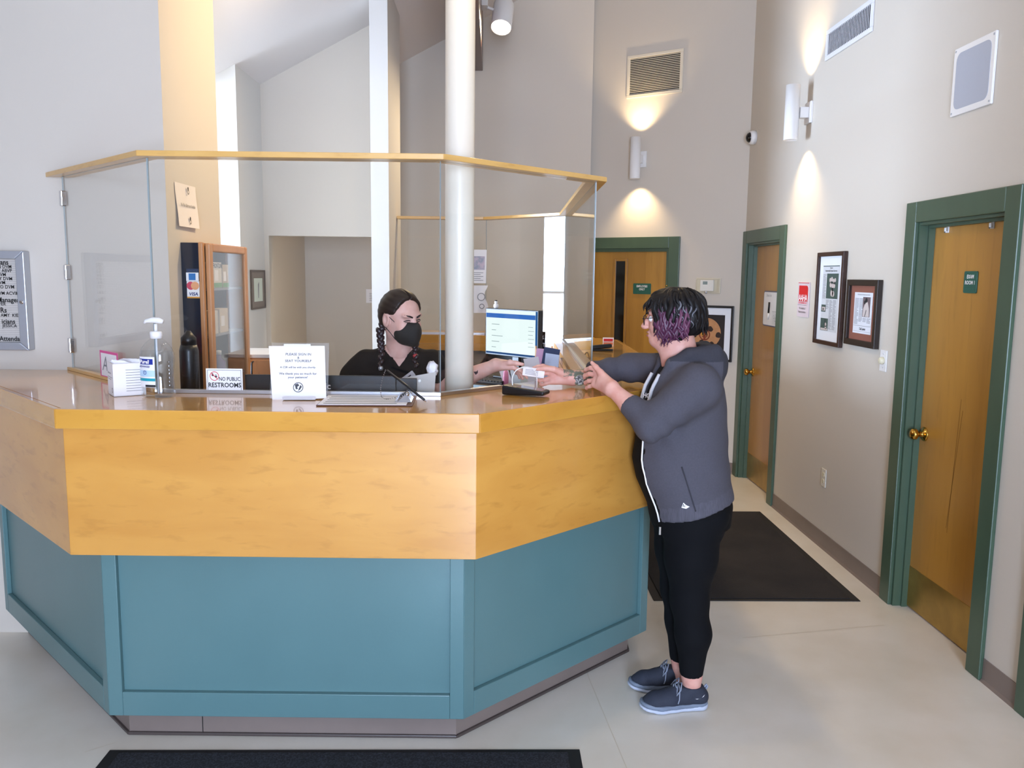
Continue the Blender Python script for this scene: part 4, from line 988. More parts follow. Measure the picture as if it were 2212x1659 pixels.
# card terminal
T = Matrix.Translation((0.125, 3.115, ZC)) @ Matrix.Rotation(radians(-24), 4, 'Z')
t = thing('card_terminal', 'black handheld card terminal lying on the counter', 'card terminal', T.translation)
m_ = MB(T); m_.add([(-0.085, -0.036, 0.0005), (0.085, -0.036, 0.006), (0.085, 0.036, 0.006), (-0.085, 0.036, 0.0005), (-0.085, -0.036, 0.038), (0.085, -0.036, 0.022), (0.085, 0.036, 0.022), (-0.085, 0.036, 0.038)],
             [(3, 2, 1, 0), (4, 5, 6, 7), (0, 1, 5, 4), (1, 2, 6, 5), (2, 3, 7, 6), (3, 0, 4, 7)]); m_.build('terminal_body', M['black'], t, bevel=0.007, seg=3)
m_ = MB(T); s_ = (0.022 - 0.038) / 0.17; zt = lambda x: 0.038 + s_ * (x + 0.085) + 0.0006
m_.add([(-0.03, -0.029, zt(-0.03)), (0.075, -0.029, zt(0.075)), (0.075, 0.029, zt(0.075)), (-0.03, 0.029, zt(-0.03))], [(0, 1, 2, 3)]); m_.build('touch_screen', mat('terminal_screen', '5b5d66', 0.1), t)
m_ = MB(T); m_.tube(curve([(-0.055, 0.0, 0.033), (-0.058, 0.006, 0.065), (-0.048, 0.03, 0.092), (-0.02, 0.07, 0.098), (0.0, 0.105, 0.07), (0.0, 0.115, 0.0)]), 0.0020, 8); m_.build('white_cable', M['white'], t)

# black name panel behind the glass
T = frame((-0.945, 3.172, 1.2506), (1, -0.02, 0)); t = thing('name_panel', 'long black panel with white lettering standing behind the glass', 'sign', T.translation)
MB(T).box(0, 0.575, 0, 0.062, -0.012, 0.0).build('black_panel', M['black'], t, bevel=0.002)
MB(T).box(0.576, 0.655, 0, 0.054, -0.012, 0.0).build('black_panel', M['black'], t, bevel=0.002)
text('nic', at(T, 0.307, 0.020, 0.0006), 0.034, M['paper'], t, bold=0.0008)
# small card box with a tissue by the column
T = Matrix.Translation((-0.285, 3.20, 1.2506)); t = thing('note_card', 'folded pale grey card standing by the round column', 'card', T.translation)
m_ = MB(T); m_.add([(-0.045, 0, 0.0), (0.06, -0.01, 0.0), (0.065, 0.0, 0.075), (-0.062, 0.01, 0.05), (-0.03, 0.05, 0), (0.05, 0.05, 0)], [(0, 1, 2, 3), (2, 5, 4, 3)]); m_.build('card_sheet', mat('grey_card', 'bdb7b0', 0.8), t)
bm = bmesh.new(); bmesh.ops.create_icosphere(bm, subdivisions=3, radius=0.02); rr = random.Random(5)
for v in bm.verts: v.co *= 0.75 + 0.5 * rr.random()
for v in bm.verts: v.co.z *= 1.4
me = bpy.data.meshes.new('crumpled_tissue'); bm.to_mesh(me); bm.free(); me.transform(Matrix.Translation((-0.235, 3.225, 1.335))); me.materials.append(mat('tissue_white', 'e8e4e6', 0.95))
for p in me.polygons: p.use_smooth = True
link_mesh('crumpled_tissue', me, t)

# ------------------------------------------------------------------ staff side of the desk
ZW = 1.0602
# monitor
T = Matrix.Translation((0.125, 5.18, ZW)) @ Matrix.Rotation(radians(-47), 4, 'Z')      # local -y is the screen side
t = thing('computer_monitor', 'lit flat monitor angled on the staff work surface', 'monitor', T.translation)
MB(T).box(-0.11, 0.11, -0.07, 0.09, 0.0, 0.012).build('stand_base', M['black'], t, bevel=0.004)
MB(T).box(-0.03, 0.03, 0.02, 0.045, 0.012, 0.22).build('stand_neck', M['black'], t, bevel=0.004)
mw, z0, z1 = 0.235, 0.135, 0.430
hs = MB(T).box(-mw, mw, -0.02, 0.02, z0, z1).build('housing', M['black'], t, bevel=0.004)
F = T @ frame((-mw, -0.0203, z0), (1, 0, 0))
def scr(x0, x1, y0, y1, c, s, nm, z): 
    return MB(F).quad(x0, x1, y0, y1, z).build(nm, bpy.data.materials.get('screen_' + c) or emis('screen_' + c, lin(c)[:3], s), hs)
W2, H2 = 2 * mw, z1 - z0
scr(0.008, W2 - 0.008, 0.010, H2 - 0.008, 'e4f3f2', 1.0, 'screen', 0.0004)
scr(0.008, W2 - 0.025, H2 - 0.058, H2 - 0.030, '3a6fc0', 0.9, 'toolbar', 0.0008); scr(W2 - 0.024, W2 - 0.008, 0.010, H2 - 0.008, '2a5f9c', 0.8, 'side_bar', 0.0008); scr(0.008, W2 - 0.025, 0.010, 0.022, '2f4f80', 0.9, 'task_bar', 0.0008)
for k in range(5): scr(0.06, 0.10 + 0.03 * (k % 3), 0.05 + 0.036 * k, 0.054 + 0.036 * k, 'a8bcc0', 0.8, 'screen_row', 0.0008)
for k in range(6): scr(W2 - 0.085, W2 - 0.035 - 0.01 * (k % 2), 0.07 + 0.024 * k, 0.073 + 0.024 * k, 'a8bcc0', 0.8, 'screen_row', 0.0008)
fg = thing('desk_figurine', 'tiny white and black figurine perched on the monitor', 'figurine', (0.03, 5.26, ZW + 0.4302))
m_ = MB(Matrix.Translation(T @ Vector((-0.16, 0, 0.4305)))); m_.lathe([(0.012, 0), (0.017, 0.012), (0.015, 0.024), (0.006, 0.03)], 14); m_.build('figurine_body', M['white'], fg)
m_ = MB(Matrix.Translation(T @ Vector((-0.16, 0, 0.468)))); m_.lathe([(0.011 * sin(pi * k / 8) + 1e-4, -0.011 * cos(pi * k / 8)) for k in range(9)], 12); hd = m_.build('figurine_head', M['white'], fg)
m_ = MB(Matrix.Translation(T @ Vector((-0.16, 0, 0.477)))); m_.lathe([(0.009, -0.002), (0.008, 0.003), (0.001, 0.005)], 12); m_.build('figurine_cap', M['black'], fg)
# keyboard
T = Matrix.Translation((0.055, 4.88, ZW)) @ Matrix.Rotation(radians(-38), 4, 'Z'); t = thing('keyboard', 'black computer keyboard below the monitor', 'keyboard', T.translation)
MB(T).box(-0.20, 0.20, -0.065, 0.065, 0.0, 0.016).build('keyboard_base', M['black'], t, bevel=0.004)
key = MB().box(-0.0085, 0.0085, -0.0085, 0.0085, 0, 0.007).build('key', mat('key_grey', '2a2a2d', 0.5)); km = key.data; bpy.data.objects.remove(key)
for i in range(17):
    for j in range(5):
        o = bpy.data.objects.new('key', km); COL.objects.link(o); o.parent = t; o.matrix_local = Matrix.Translation(-WL[t]) @ T @ Matrix.Translation((-0.184 + 0.023 * i, -0.048 + 0.023 * j, 0.0162))
# phone
T = Matrix.Translation((-0.16, 5.75, ZW)) @ Matrix.Rotation(radians(-20), 4, 'Z'); t = thing('desk_phone', 'black desk phone with handset beside the monitor', 'phone', T.translation)
m_ = MB(T); m_.add([(-0.10, -0.09, 0), (0.10, -0.09, 0), (0.10, 0.10, 0), (-0.10, 0.10, 0), (-0.10, -0.09, 0.03), (0.10, -0.09, 0.03), (0.10, 0.10, 0.11), (-0.10, 0.10, 0.11)], [(3, 2, 1, 0), (4, 5, 6, 7), (0, 1, 5, 4), (1, 2, 6, 5), (2, 3, 7, 6), (3, 0, 4, 7)]); m_.build('phone_base', M['black'], t, bevel=0.006)
m_ = MB(T); m_.tube([(-0.06, -0.08, 0.065), (-0.06, -0.05, 0.085), (-0.06, 0.04, 0.125), (-0.06, 0.085, 0.13)], [0.024, 0.016, 0.016, 0.024], 12); m_.build('handset', mat('black_gloss', '0a0a0c', 0.08), t)
# papers under the keyboard
for (x, y, r, c, lb) in ((0.02, 4.60, -20, 'paper', 'white sheet lying in front of the keyboard'), (-0.06, 4.68, -32, 'blue', 'pale blue sheet lying in front of the keyboard')):
    m_ = MB(Matrix.Translation((x, y, ZW if c == 'blue' else ZW + 0.0012)) @ Matrix.Rotation(radians(r), 4, 'Z')); m_.box(-0.14, 0.14, -0.105, 0.105, 0.0, 0.001)
    tag(m_.build('desk_paper', M['paper'] if c == 'paper' else mat('blue_paper', '8fb8dc', 0.8)), lb, 'paper', 'loose desk papers')
# desk organiser with cards
T = Matrix.Translation((0.15, 4.50, ZW)) @ Matrix.Rotation(radians(-15), 4, 'Z'); t = thing('card_organiser', 'black organiser tray holding stacked cards beside the keyboard', 'organiser', T.translation)
m_ = MB(T); m_.box(-0.09, 0.09, -0.06, 0.06, 0, 0.006); m_.box(-0.09, 0.09, 0.054, 0.06, 0.006, 0.10); m_.box(-0.09, -0.084, -0.06, 0.054, 0.006, 0.07); m_.box(0.084, 0.09, -0.06, 0.054, 0.006, 0.07); m_.box(-0.084, 0.084, -0.06, -0.054, 0.006, 0.05); m_.build('organiser_tray', M['black'], t)
for k, c in enumerate(('e8e6ea', 'd8e6ea', 'cfd6cc', 'e6e2e0')):
    MB(T @ Matrix.Translation((-0.06 + 0.04 * k, 0.01, 0.018)) @ Matrix.Rotation(radians(-20 + 12 * k), 4, 'Y')).box(-0.025, 0.025, -0.001, 0.001, 0, 0.13 + 0.008 * k).build('index_card', mat('card_%s' % c, c, 0.8), t)
m_ = MB(T @ Matrix.Translation((-0.075, -0.03, 0.006))); m_.lathe([(0.014, 0), (0.016, 0.08), (0.014, 0.11), (0.006, 0.125), (0.001, 0.127)], 14); m_.build('pink_stamp', mat('pink_plastic', 'e08aa8', 0.4), t)
# brochures by the side glass
T = Matrix.Translation((0.272, 4.30, ZW)); t = thing('brochure_rack', 'clear rack of pink and navy brochures by the side glass', 'brochure rack', T.translation)
MB(T).box(-0.08, 0.08, -0.06, 0.06, 0.0, 0.008).build('rack_base', M['black'], t)
for k, (c, dx, dy, h, a) in enumerate((('d9a9cc', -0.02, 0.03, 0.24, 4), ('23335c', -0.005, -0.01, 0.25, 9), ('e9e4e8', -0.035, 0.0, 0.20, -12), ('b9c4dc', 0.015, -0.035, 0.22, 5), ('7a5a3c', 0.035, 0.035, 0.17, 0))):
    MB(T @ Matrix.Translation((dx, dy, 0.020)) @ Matrix.Rotation(radians(a), 4, 'Y') @ Matrix.Rotation(radians(-12 * k), 4, 'Z')).box(-0.042, 0.042, -0.0015, 0.0015, 0, h).build('brochure', mat('brochure_' + c, c, 0.5), t)
T = Matrix.Translation((0.308, 4.82, ZW)); t = thing('letter_tray', 'sloping wooden letter tray of white sheets by the side glass', 'letter tray', T.translation)
m_ = MB(T @ Matrix.Rotation(radians(14), 4, 'X')); m_.box(-0.06, -0.05, -0.14, 0.14, 0.07, 0.20); m_.box(0.035, 0.045, -0.14, 0.14, 0.07, 0.20); m_.box(-0.05, 0.035, -0.14, 0.14, 0.07, 0.08); m_.build('tray_frame', M['oak'], t, bevel=0.003)
MB(T).box(-0.06, 0.045, -0.12, 0.12, 0, 0.055).build('tray_foot', M['oak'], t); MB(T @ Matrix.Rotation(radians(14), 4, 'X')).box(-0.045, 0.03, -0.13, 0.13, 0.0805, 0.12).build('paper_stack', M['paper'], t)
# tall black lettered sign on the work surface
T = frame((0.285, 5.06, ZW), (0.8, -0.6, 0)); t = thing('lettered_sign', 'narrow upright black sign with white lettering', 'sign', T.translation)
MB(T).box(0, 0.035, 0.0, 0.30, -0.004, 0).build('sign_board', M['black'], t); MB(T).box(-0.01, 0.045, 0.0, 0.006, -0.03, 0.03).build('sign_foot', M['black'], t)
for k, s in enumerate(('%', 'MT', 'EY', 'HT')): text(s, at(T, 0.0175, 0.265 - 0.045 * k, 0.0006), 0.032, M['paper'], t, bold=0.0006)
m_ = MB(); m_.tube(curve([(0.335, 5.10, ZW + 0.005), (0.337, 5.13, ZW + 0.09), (0.345, 5.25, ZW + 0.155), (0.355, 5.42, ZW + 0.12), (0.36, 5.47, ZW + 0.005)]), 0.004, 8); tag(m_.build('power_cable', mat('red_brown_cable', '5a2418', 0.5)), 'dark red cable arching up behind the monitor', 'cable')
# flyers taped to the rear glass
for (p, w_, h_, nm, lb) in (((-0.218, 6.298, 1.636), 0.160, 0.248, 'window_flyer', 'upper flyer with a picture taped to the rear glass'), ((-0.172, 6.298, 1.415), 0.118, 0.205, 'window_flyer', 'lower curled drawing taped to the rear glass')):
    T = frame((p[0], p[1] - 0.012, p[2]), (1, -0.03, 0)); t = thing(nm, lb, 'flyer', T.translation, 'flyers on the rear glass')
    m_ = MB(T); n = 8; m_.smooth = True
    m_.add([(w_ * i / n + (0.015 * sin(j * 0.9) if 'lower' in lb else 0.004 * j / n), h_ * j / n, 0.004 + (0.01 * sin(i * 0.8) if 'lower' in lb else 0.0)) for i in range(n + 1) for j in range(n + 1)], [(i * (n + 1) + j, (i + 1) * (n + 1) + j, (i + 1) * (n + 1) + j + 1, i * (n + 1) + j + 1) for i in range(n) for j in range(n)])
    m_.build('paper_sheet', M['paper'], t)
    if 'upper' in lb:
        MB(T).quad(0.01, w_ - 0.01, 0.10, 0.20, 0.0055).build('picture_area', mat('flyer_grey', '9aa0b0', 0.8, col2='c9b8c4', vscale=(40, 40, 40)), t)
        for k in range(5): MB(T).quad(0.02, w_ - 0.02 - 0.02 * (k % 2), 0.02 + 0.014 * k, 0.024 + 0.014 * k, 0.0055).build('printed_line', M['grayink'], t)
    else:
        MB(T).disc(0.08, 0.12, 0.03, 0.0165, 20, 0.024).build('drawn_ring', M['grayink'], t); MB(T).disc(0.085, 0.05, 0.02, 0.0165, 16, 0.014).build('drawn_ring', M['grayink'], t)
# things on the long side counter
T = Matrix.Translation((0.655, 5.02, ZC)) @ Matrix.Rotation(radians(8), 4, 'Z'); t = thing('stapler', 'black stapler on the far stretch of counter', 'stapler', T.translation)
MB(T).box(-0.07, 0.07, -0.018, 0.018, 0.0, 0.012).build('stapler_base', M['black'], t, bevel=0.003); MB(T @ Matrix.Rotation(radians(-5), 4, 'Y')).box(-0.072, 0.066, -0.016, 0.016, 0.014, 0.038).build('stapler_arm', M['black'], t, bevel=0.006)
T = Matrix.Translation((0.80, 5.70, ZC)); t = thing('red_card', 'small red and white card at the far corner of the counter', 'card', T.translation)
m_ = MB(frame((0.755, 5.72, ZC), (1, -0.1, 0))); m_.box(0, 0.075, 0.0, 0.03, -0.002, 0); m_.build('card_sheet', M['paper'], t); MB(frame((0.755, 5.72, ZC), (1, -0.1, 0))).quad(0.006, 0.069, 0.003, 0.022, 0.0006).build('red_panel', RED, t)

# ------------------------------------------------------------------ floor mats
def floor_mat(x0, x1, y0, y1, m, label, rot=0.0):
    T = rotz(((x0 + x1) / 2, (y0 + y1) / 2, 0), rot); w_, h_ = (x1 - x0) / 2, (y1 - y0) / 2
    t = thing('floor_mat', label, 'floor mat', T.translation)
    MB(T).box(-w_, w_, -h_, h_, 0.0005, 0.004).build('rubber_border', M['rubber'], t, bevel=0.002)
    MB(T).box(-w_ + 0.045, w_ - 0.045, -h_ + 0.025, h_ - 0.025, 0.004, 0.009).build('carpet_pile', m, t, bevel=0.002)
floor_mat(-1.355, 0.325, 1.60, 2.808, M['carpetf'], 'charcoal entrance mat in front of the reception desk')
floor_mat(0.86, 1.965, 4.20, 5.89, M['carpet'], 'worn black mat on the floor beyond the customer')

# ------------------------------------------------------------------ smooth bodies: signed distance shapes turned into one surface
class SDF:
    def __init__(s, lo, hi, res):
        s.lo = np.array(lo, float); s.res = res
        s.n = np.ceil((np.array(hi, float) - s.lo) / res).astype(int) + 1
        ax = [s.lo[i] + res * np.arange(s.n[i]) for i in range(3)]
        s.ax = ax
        s.d = np.full(s.n, 1.0)
    def _sub(s, lo, hi, m):
        sl = []
        for i in range(3):
            a = int(max(0, math.floor((lo[i] - m - s.lo[i]) / s.res))); b = int(min(s.n[i], math.ceil((hi[i] + m - s.lo[i]) / s.res) + 1))
            if b <= a: return None, None
            sl.append(slice(a, b))
        g = np.meshgrid(s.ax[0][sl[0]], s.ax[1][sl[1]], s.ax[2][sl[2]], indexing='ij')
        return tuple(sl), np.stack(g, -1)
    def _merge(s, sl, d, k, op):
        o = s.d[sl]
        if op == 'u':
            if k > 0:
                h = np.clip(0.5 + 0.5 * (o - d) / k, 0, 1); s.d[sl] = o + (d - o) * h - k * h * (1 - h)
            else: s.d[sl] = np.minimum(o, d)
        else:   # subtract
            if k > 0:
                h = np.clip(0.5 - 0.5 * (o + d) / k, 0, 1); s.d[sl] = o + (-d - o) * h + k * h * (1 - h)
            else: s.d[sl] = np.maximum(o, -d)
    def cone(s, a, b, r1, r2, k=0.02, op='u'):
        a = np.array(a, float); b = np.array(b, float); R = max(r1, r2)
        sl, p = s._sub(np.minimum(a, b) - R, np.maximum(a, b) + R, k + 2.5 * s.res)
        if sl is None: return s
        ba = b - a; h = np.clip(((p - a) @ ba) / max(1e-12, ba @ ba), 0, 1)
        d = np.linalg.norm(p - a - h[..., None] * ba, axis=-1) - (r1 + (r2 - r1) * h)
        s._merge(sl, d, k, op); return s
    def chain(s, pts, rad, k=0.02):
        for i in range(len(pts) - 1): s.cone(pts[i], pts[i + 1], rad[i], rad[i + 1], k)
        return s
    def ell(s, c, r, R=None, k=0.02, op='u'):
        c = np.array(c, float); r = np.array(r, float); m = r.max()
        sl, p = s._sub(c - m, c + m, k + 2.5 * s.res)
        if sl is None: return s
        q = p - c
        if R is not None: q = q @ np.array(R)          # columns of R are the local axes
        k0 = np.linalg.norm(q / r, axis=-1); k1 = np.linalg.norm(q / (r * r), axis=-1) + 1e-9
        s._merge(sl, k0 * (k0 - 1) / k1, k, op); return s
    def loft(s, lv, k=0.02, op='u', grow=0.0):
        """lv: rows (z, cx, cy, rx, ry)"""
        lv = np.array(sorted(lv)); z = lv[:, 0]
        lo = ((lv[:, 1] - lv[:, 3]).min(), (lv[:, 2] - lv[:, 4]).min(), z[0]); hi = ((lv[:, 1] + lv[:, 3]).max(), (lv[:, 2] + lv[:, 4]).max(), z[-1])
        sl, p = s._sub(lo, hi, k + grow + 2.5 * s.res)
        if sl is None: return s
        Z = p[..., 2]; f = [np.interp(Z, z, lv[:, i]) for i in range(1, 5)]
        rx, ry = f[2] + grow, f[3] + grow
        u = (p[..., 0] - f[0]) / rx; v = (p[..., 1] - f[1]) / ry
        q = np.sqrt(u * u + v * v) + 1e-9
        d = (q - 1) * q / np.sqrt((u / rx) ** 2 + (v / ry) ** 2 + 1e-9)
        d = np.maximum(d, np.maximum(z[0] - Z, Z - z[-1]))
        s._merge(sl, d, k, op); return s
    def cut(s, fn):
        """keep where fn(x, y, z) < 0"""
        g = np.meshgrid(*s.ax, indexing='ij'); s.d = np.maximum(s.d, fn(*g)); return s
    def ripple(s, fn):
        g = np.meshgrid(*s.ax, indexing='ij'); s.d = s.d + fn(*g); return s
    def mesh(s):
        d = s.d.copy()
        d[0], d[-1] = 1, 1; d[:, 0], d[:, -1] = 1, 1; d[:, :, 0], d[:, :, -1] = 1, 1
        ins = d < 0
        n = s.n
        cnt = np.zeros((n[0] - 1, n[1] - 1, n[2] - 1), np.int8); sumv = np.zeros(cnt.shape + (3,)); wsum = np.zeros(cnt.shape)
        corner = [(i, j, k) for i in (0, 1) for j in (0, 1) for k in (0, 1)]
        C = lambda a, c: a[c[0]:n[0] - 1 + c[0], c[1]:n[1] - 1 + c[1], c[2]:n[2] - 1 + c[2]]
        for a in corner:
            for ax in range(3):
                if a[ax] == 1: continue
                b = list(a); b[ax] = 1
                da, db = C(d, a), C(d, b); x = (da < 0) != (db < 0)
                t = np.where(x, da / np.where(x, da - db, 1), 0)
                for m in range(3): sumv[..., m] += x * (a[m] + (t if m == ax else 0))
                wsum += x
        act = wsum > 0
        idx = np.full(cnt.shape, -1, np.int64); idx[act] = np.arange(act.sum())
        base = np.stack(np.nonzero(act), -1)
        V = s.lo + s.res * (base + sumv[act] / wsum[act][:, None])
        F = []
        for ax in range(3):
            o1, o2 = [(1, 2), (2, 0), (0, 1)][ax]
            sl0 = [slice(1, n[m] - 1) for m in range(3)]; sl0[ax] = slice(0, n[ax] - 1)
            sl1 = list(sl0); sl1[ax] = slice(1, n[ax])
            A, B = ins[tuple(sl0)], ins[tuple(sl1)]
            for flip in (False, True):
                x = (A & ~B) if not flip else (~A & B)
                p = np.stack(np.nonzero(x), -1)
                if not len(p): continue
                p = p.copy()
                for m in range(3):
                    if m != ax: p[:, m] += 1
                def cell(da, db):
                    q = p.copy(); q[:, o1] -= da; q[:, o2] -= db
                    return idx[q[:, 0], q[:, 1], q[:, 2]]
                quad = np.stack([cell(1, 1), cell(0, 1), cell(0, 0), cell(1, 0)], -1)
                F.append(quad if not flip else quad[:, ::-1])
        F = np.concatenate(F)
        return V, F
def sdf_obj(name, parts, mats, parent, matfn=None, smooth=True):
    """parts: list of SDF or (V, F) joined into one mesh object"""
    Vs, Fs = [], []; b = 0
    for s in parts:
        V, F = s.mesh() if isinstance(s, SDF) else s
        Vs.append(V); Fs.append(F + b); b += len(V)
    V = np.concatenate(Vs); F = np.concatenate(Fs)
    me = bpy.data.meshes.new(name)
    me.vertices.add(len(V)); me.vertices.foreach_set('co', V.ravel())
    me.loops.add(len(F) * 4); me.loops.foreach_set('vertex_index', F.ravel().astype(np.int32))
    me.polygons.add(len(F)); me.polygons.foreach_set('loop_start', (np.arange(len(F)) * 4).astype(np.int32)); me.polygons.foreach_set('loop_total', np.full(len(F), 4, np.int32))
    if not isinstance(mats, (list, tuple)): mats = [mats]
    for m in mats: me.materials.append(m)
    if matfn is not None:
        c = V[F].mean(1); me.polygons.foreach_set('material_index', matfn(c).astype(np.int32))
    me.update(calc_edges=True); me.validate()
    me.polygons.foreach_set('use_smooth', np.full(len(me.polygons), smooth))
    return link_mesh(name, me, parent)

class Frame3:
    """local head / hand frames"""
    def __init__(s, o, f, u=(0, 0, 1), sc=1.0):
        s.o = np.array(o, float); f = np.array(f, float); s.f = f / np.linalg.norm(f)
        l = np.cross(np.array(u, float), s.f); s.l = l / np.linalg.norm(l); s.u = np.cross(s.f, s.l); s.sc = sc
        s.R = np.stack([s.f, s.l, s.u], 1)
    def __call__(s, x, y, z): return s.o + s.sc * (s.f * x + s.l * y + s.u * z)
    def inv(s, x, y, z):
        p = np.stack([x - s.o[0], y - s.o[1], z - s.o[2]], -1) @ s.R / s.sc
        return p[..., 0], p[..., 1], p[..., 2]
def sdf_head(S, H, jaw=1.0, full=0.0, ears=True):
    c = H.sc
    E = lambda p, r, k=0.015, op='u': S.ell(H(*p), np.array(r) * c, H.R, k, op)
    E((-0.012, 0, 0.032), (0.093, 0.074, 0.078)); E((0.012, 0, 0.0), (0.076, 0.066, 0.085))
    E((0.028, 0, -0.048), (0.058 * jaw, 0.054 * jaw, 0.058)); S.ell(H(0.066, 0, -0.086), np.array((0.020, 0.024, 0.018)) * c, H.R, 0.022)
    for y in (1, -1):
        E((0.052, 0.036 * y, -0.03), (0.028, 0.026, 0.026), 0.02)
        E((0.0, 0.05 * y * jaw, -0.055), (0.03, 0.016, 0.03), 0.03)
        E((0.074, 0.026 * y, 0.026), (0.014, 0.026, 0.008), 0.014)
        S.ell(H(0.092, 0.031 * y, 0.004), np.array((0.016, 0.017, 0.011)) * c, H.R, 0.012, 's')
        E((0.098, 0.010 * y, -0.030), (0.010, 0.008, 0.007), 0.006)
        if ears:
            S.ell(H(-0.008, 0.077 * y, -0.004), np.array((0.023, 0.010, 0.034)) * c, H.R, 0.006); S.ell(H(-0.002, 0.085 * y, -0.002), np.array((0.010, 0.006, 0.016)) * c, H.R, 0.005, 's')
    S.cone(H(0.080, 0, 0.016), H(0.108, 0, -0.026), 0.008 * c, 0.0115 * c, 0.012)
    E((0.086, 0, -0.051), (0.011, 0.024, 0.006), 0.007); E((0.084, 0, -0.064), (0.011, 0.020, 0.007), 0.007)
    S.ell(H(0.096, 0, -0.0575), np.array((0.010, 0.019, 0.002)) * c, H.R, 0.003, 's')
    if full: E((0.02, 0, -0.088), (0.055, 0.05, 0.03), 0.03)

def hand_sdf(S, W, K, side, out, fingers, thumb, scale=1.0, wrist_r=0.025):
    """W wrist, K knuckle centre, side: unit vector across the palm towards the index finger, out: back-of-hand normal.
    fingers: list of joint offset lists (from the knuckle) for index..little, thumb: joint list (world)"""
    W, K, side, out = [np.array(v, float) for v in (W, K, side, out)]
    kn = [K + side * o * scale for o in (0.029, 0.010, -0.010, -0.028)]
    for i, q in enumerate(kn):
        S.cone(W + side * (0.014 - 0.009 * i), q, 0.0165 * scale, 0.0115 * scale, 0.012)
    S.cone(W, W + (K - W) * 0.6, wrist_r, 0.019 * scale, 0.015)
    rad = [(0.0100, 0.0085, 0.0076, 0.0060), (0.0102, 0.0088, 0.0078, 0.0062), (0.0098, 0.0084, 0.0074, 0.0060), (0.0088, 0.0074, 0.0066, 0.0054)]
    tips = []
    for i, q in enumerate(kn):
        pts = [q] + [q + np.array(o, float) for o in fingers[i]]
        for j in range(len(pts) - 1): S.cone(pts[j], pts[j + 1], rad[i][j] * scale, rad[i][j + 1] * scale, 0.004)
        tips.append((pts[-2], pts[-1]))
    tr = (0.0155, 0.0115, 0.0098, 0.0072)
    for j in range(len(thumb) - 1): S.cone(thumb[j], thumb[j + 1], tr[j] * scale, tr[j + 1] * scale, 0.007)
    tips.append((np.array(thumb[-2], float), np.array(thumb[-1], float)))
    return kn, tips
def nail(name, a, b, up, m, parent, r=0.0055, lift=0.0045):
    a, b, up = Vector(a), Vector(b), Vector(up); d = (b - a).normalized(); up = (up - d * up.dot(d)).normalized(); s = d.cross(up)
    me = MB(); c = b - d * 0.004 + up * lift
    n = 10; vs = []
    for k in range(n):
        t = 2 * pi * k / n; vs.append(c + d * (0.009 * cos(t)) + s * (r * sin(t)) - up * (0.0018 * (sin(t) ** 2)))
    me.smooth = True; me.add([c + up * 0.001] + vs, [(0, 1 + k, 1 + (k + 1) % n) for k in range(n)]); return me.build(name, m, parent)

SKIN = mat('fair_skin', 'd8a596', 0.5, var=0.10, vscale=(25, 25, 25), col2='cf9484', spec=0.35)
SKIN2 = mat('pale_skin', 'dcb1a4', 0.5, var=0.10, vscale=(25, 25, 25), col2='d2a192', spec=0.35)
for k_ in (SKIN, SKIN2):
    b_ = k_.node_tree.nodes['Principled BSDF']; b_.inputs['Subsurface Weight'].default_value = 0.08; b_.inputs['Subsurface Radius'].default_value = (0.012, 0.005, 0.003); b_.inputs['Subsurface Scale'].default_value = 0.6
HAIRB = mat('black_hair', '100d0e', 0.55, spec=0.3); HAIRP = mat('plum_hair', '4a1f3c', 0.4); HAIRP2 = mat('light_plum_hair', '5f3049', 0.45); HAIRG = mat('silver_hair', '66666c', 0.45)
HAIRD = mat('dark_brown_hair', '1e1412', 0.5, spec=0.35)
EYEW = mat('eye_white', 'e6e2de', 0.2); IRIS = mat('iris_brown', '2a1a12', 0.2)

# ------------------------------------------------------------------ customer at the counter
cu = thing('person', 'standing customer in slate zip hoodie and black leggings holding out a card', 'person', (0.76, 3.17, 0))
CY = 3.17
TORSO = [(0.74, 0.782, CY, 0.160, 0.180), (0.82, 0.776, CY, 0.172, 0.186), (0.92, 0.742, CY, 0.184, 0.178), (1.00, 0.728, CY, 0.188, 0.172), (1.10, 0.730, CY, 0.176, 0.166),
         (1.20, 0.738, CY, 0.158, 0.166), (1.28, 0.742, CY, 0.142, 0.168), (1.345, 0.745, CY, 0.112, 0.150), (1.39, 0.742, CY, 0.075, 0.095), (1.42, 0.735, CY, 0.055, 0.06)]
Hc = Frame3((0.682, 3.185, 1.542), (-0.965, 0.24, -0.06), (0, 0, 1), 0.97)
NSH, NEL, NWR = (0.752, 3.015, 1.300), (0.575, 2.965, 1.168), (0.446, 3.090, 1.282)
FSH, FEL, FWR = (0.745, 3.325, 1.320), (0.575, 3.44, 1.324), (0.325, 3.365, 1.287)
# skin: head + neck
S = SDF((0.50, 3.03, 1.28), (0.84, 3.34, 1.68), 0.0034)
sdf_head(S, Hc, 1.04, 1.0, ears=True)
S.cone(Hc(-0.022, 0, -0.05), (0.730, CY, 1.36), 0.058, 0.066, 0.03); S.cone(Hc(0.015, 0, -0.085), (0.700, CY, 1.37), 0.040, 0.05, 0.03)
head = S
# torso, legs (under the clothes) in one coarse field
S = SDF((0.52, 2.92, 0.02), (1.0, 3.46, 1.44), 0.010)
S.loft([(z, x, y, a - 0.02, b - 0.02) for z, x, y, a, b in TORSO], 0.02)
for ly, lx in ((3.105, 0.0), (3.235, -0.012)):
    S.chain([(0.77 + lx, ly, 0.78), (0.778 + lx, ly, 0.45), (0.793 + lx, ly, 0.30), (0.797 + lx, ly, 0.14), (0.800 + lx, ly, 0.06)], [0.10, 0.06, 0.056, 0.036, 0.035], 0.03)
S.cone(NSH, NEL, 0.055, 0.042, 0.03); S.cone(FSH, FEL, 0.055, 0.042, 0.03)
trunk = S
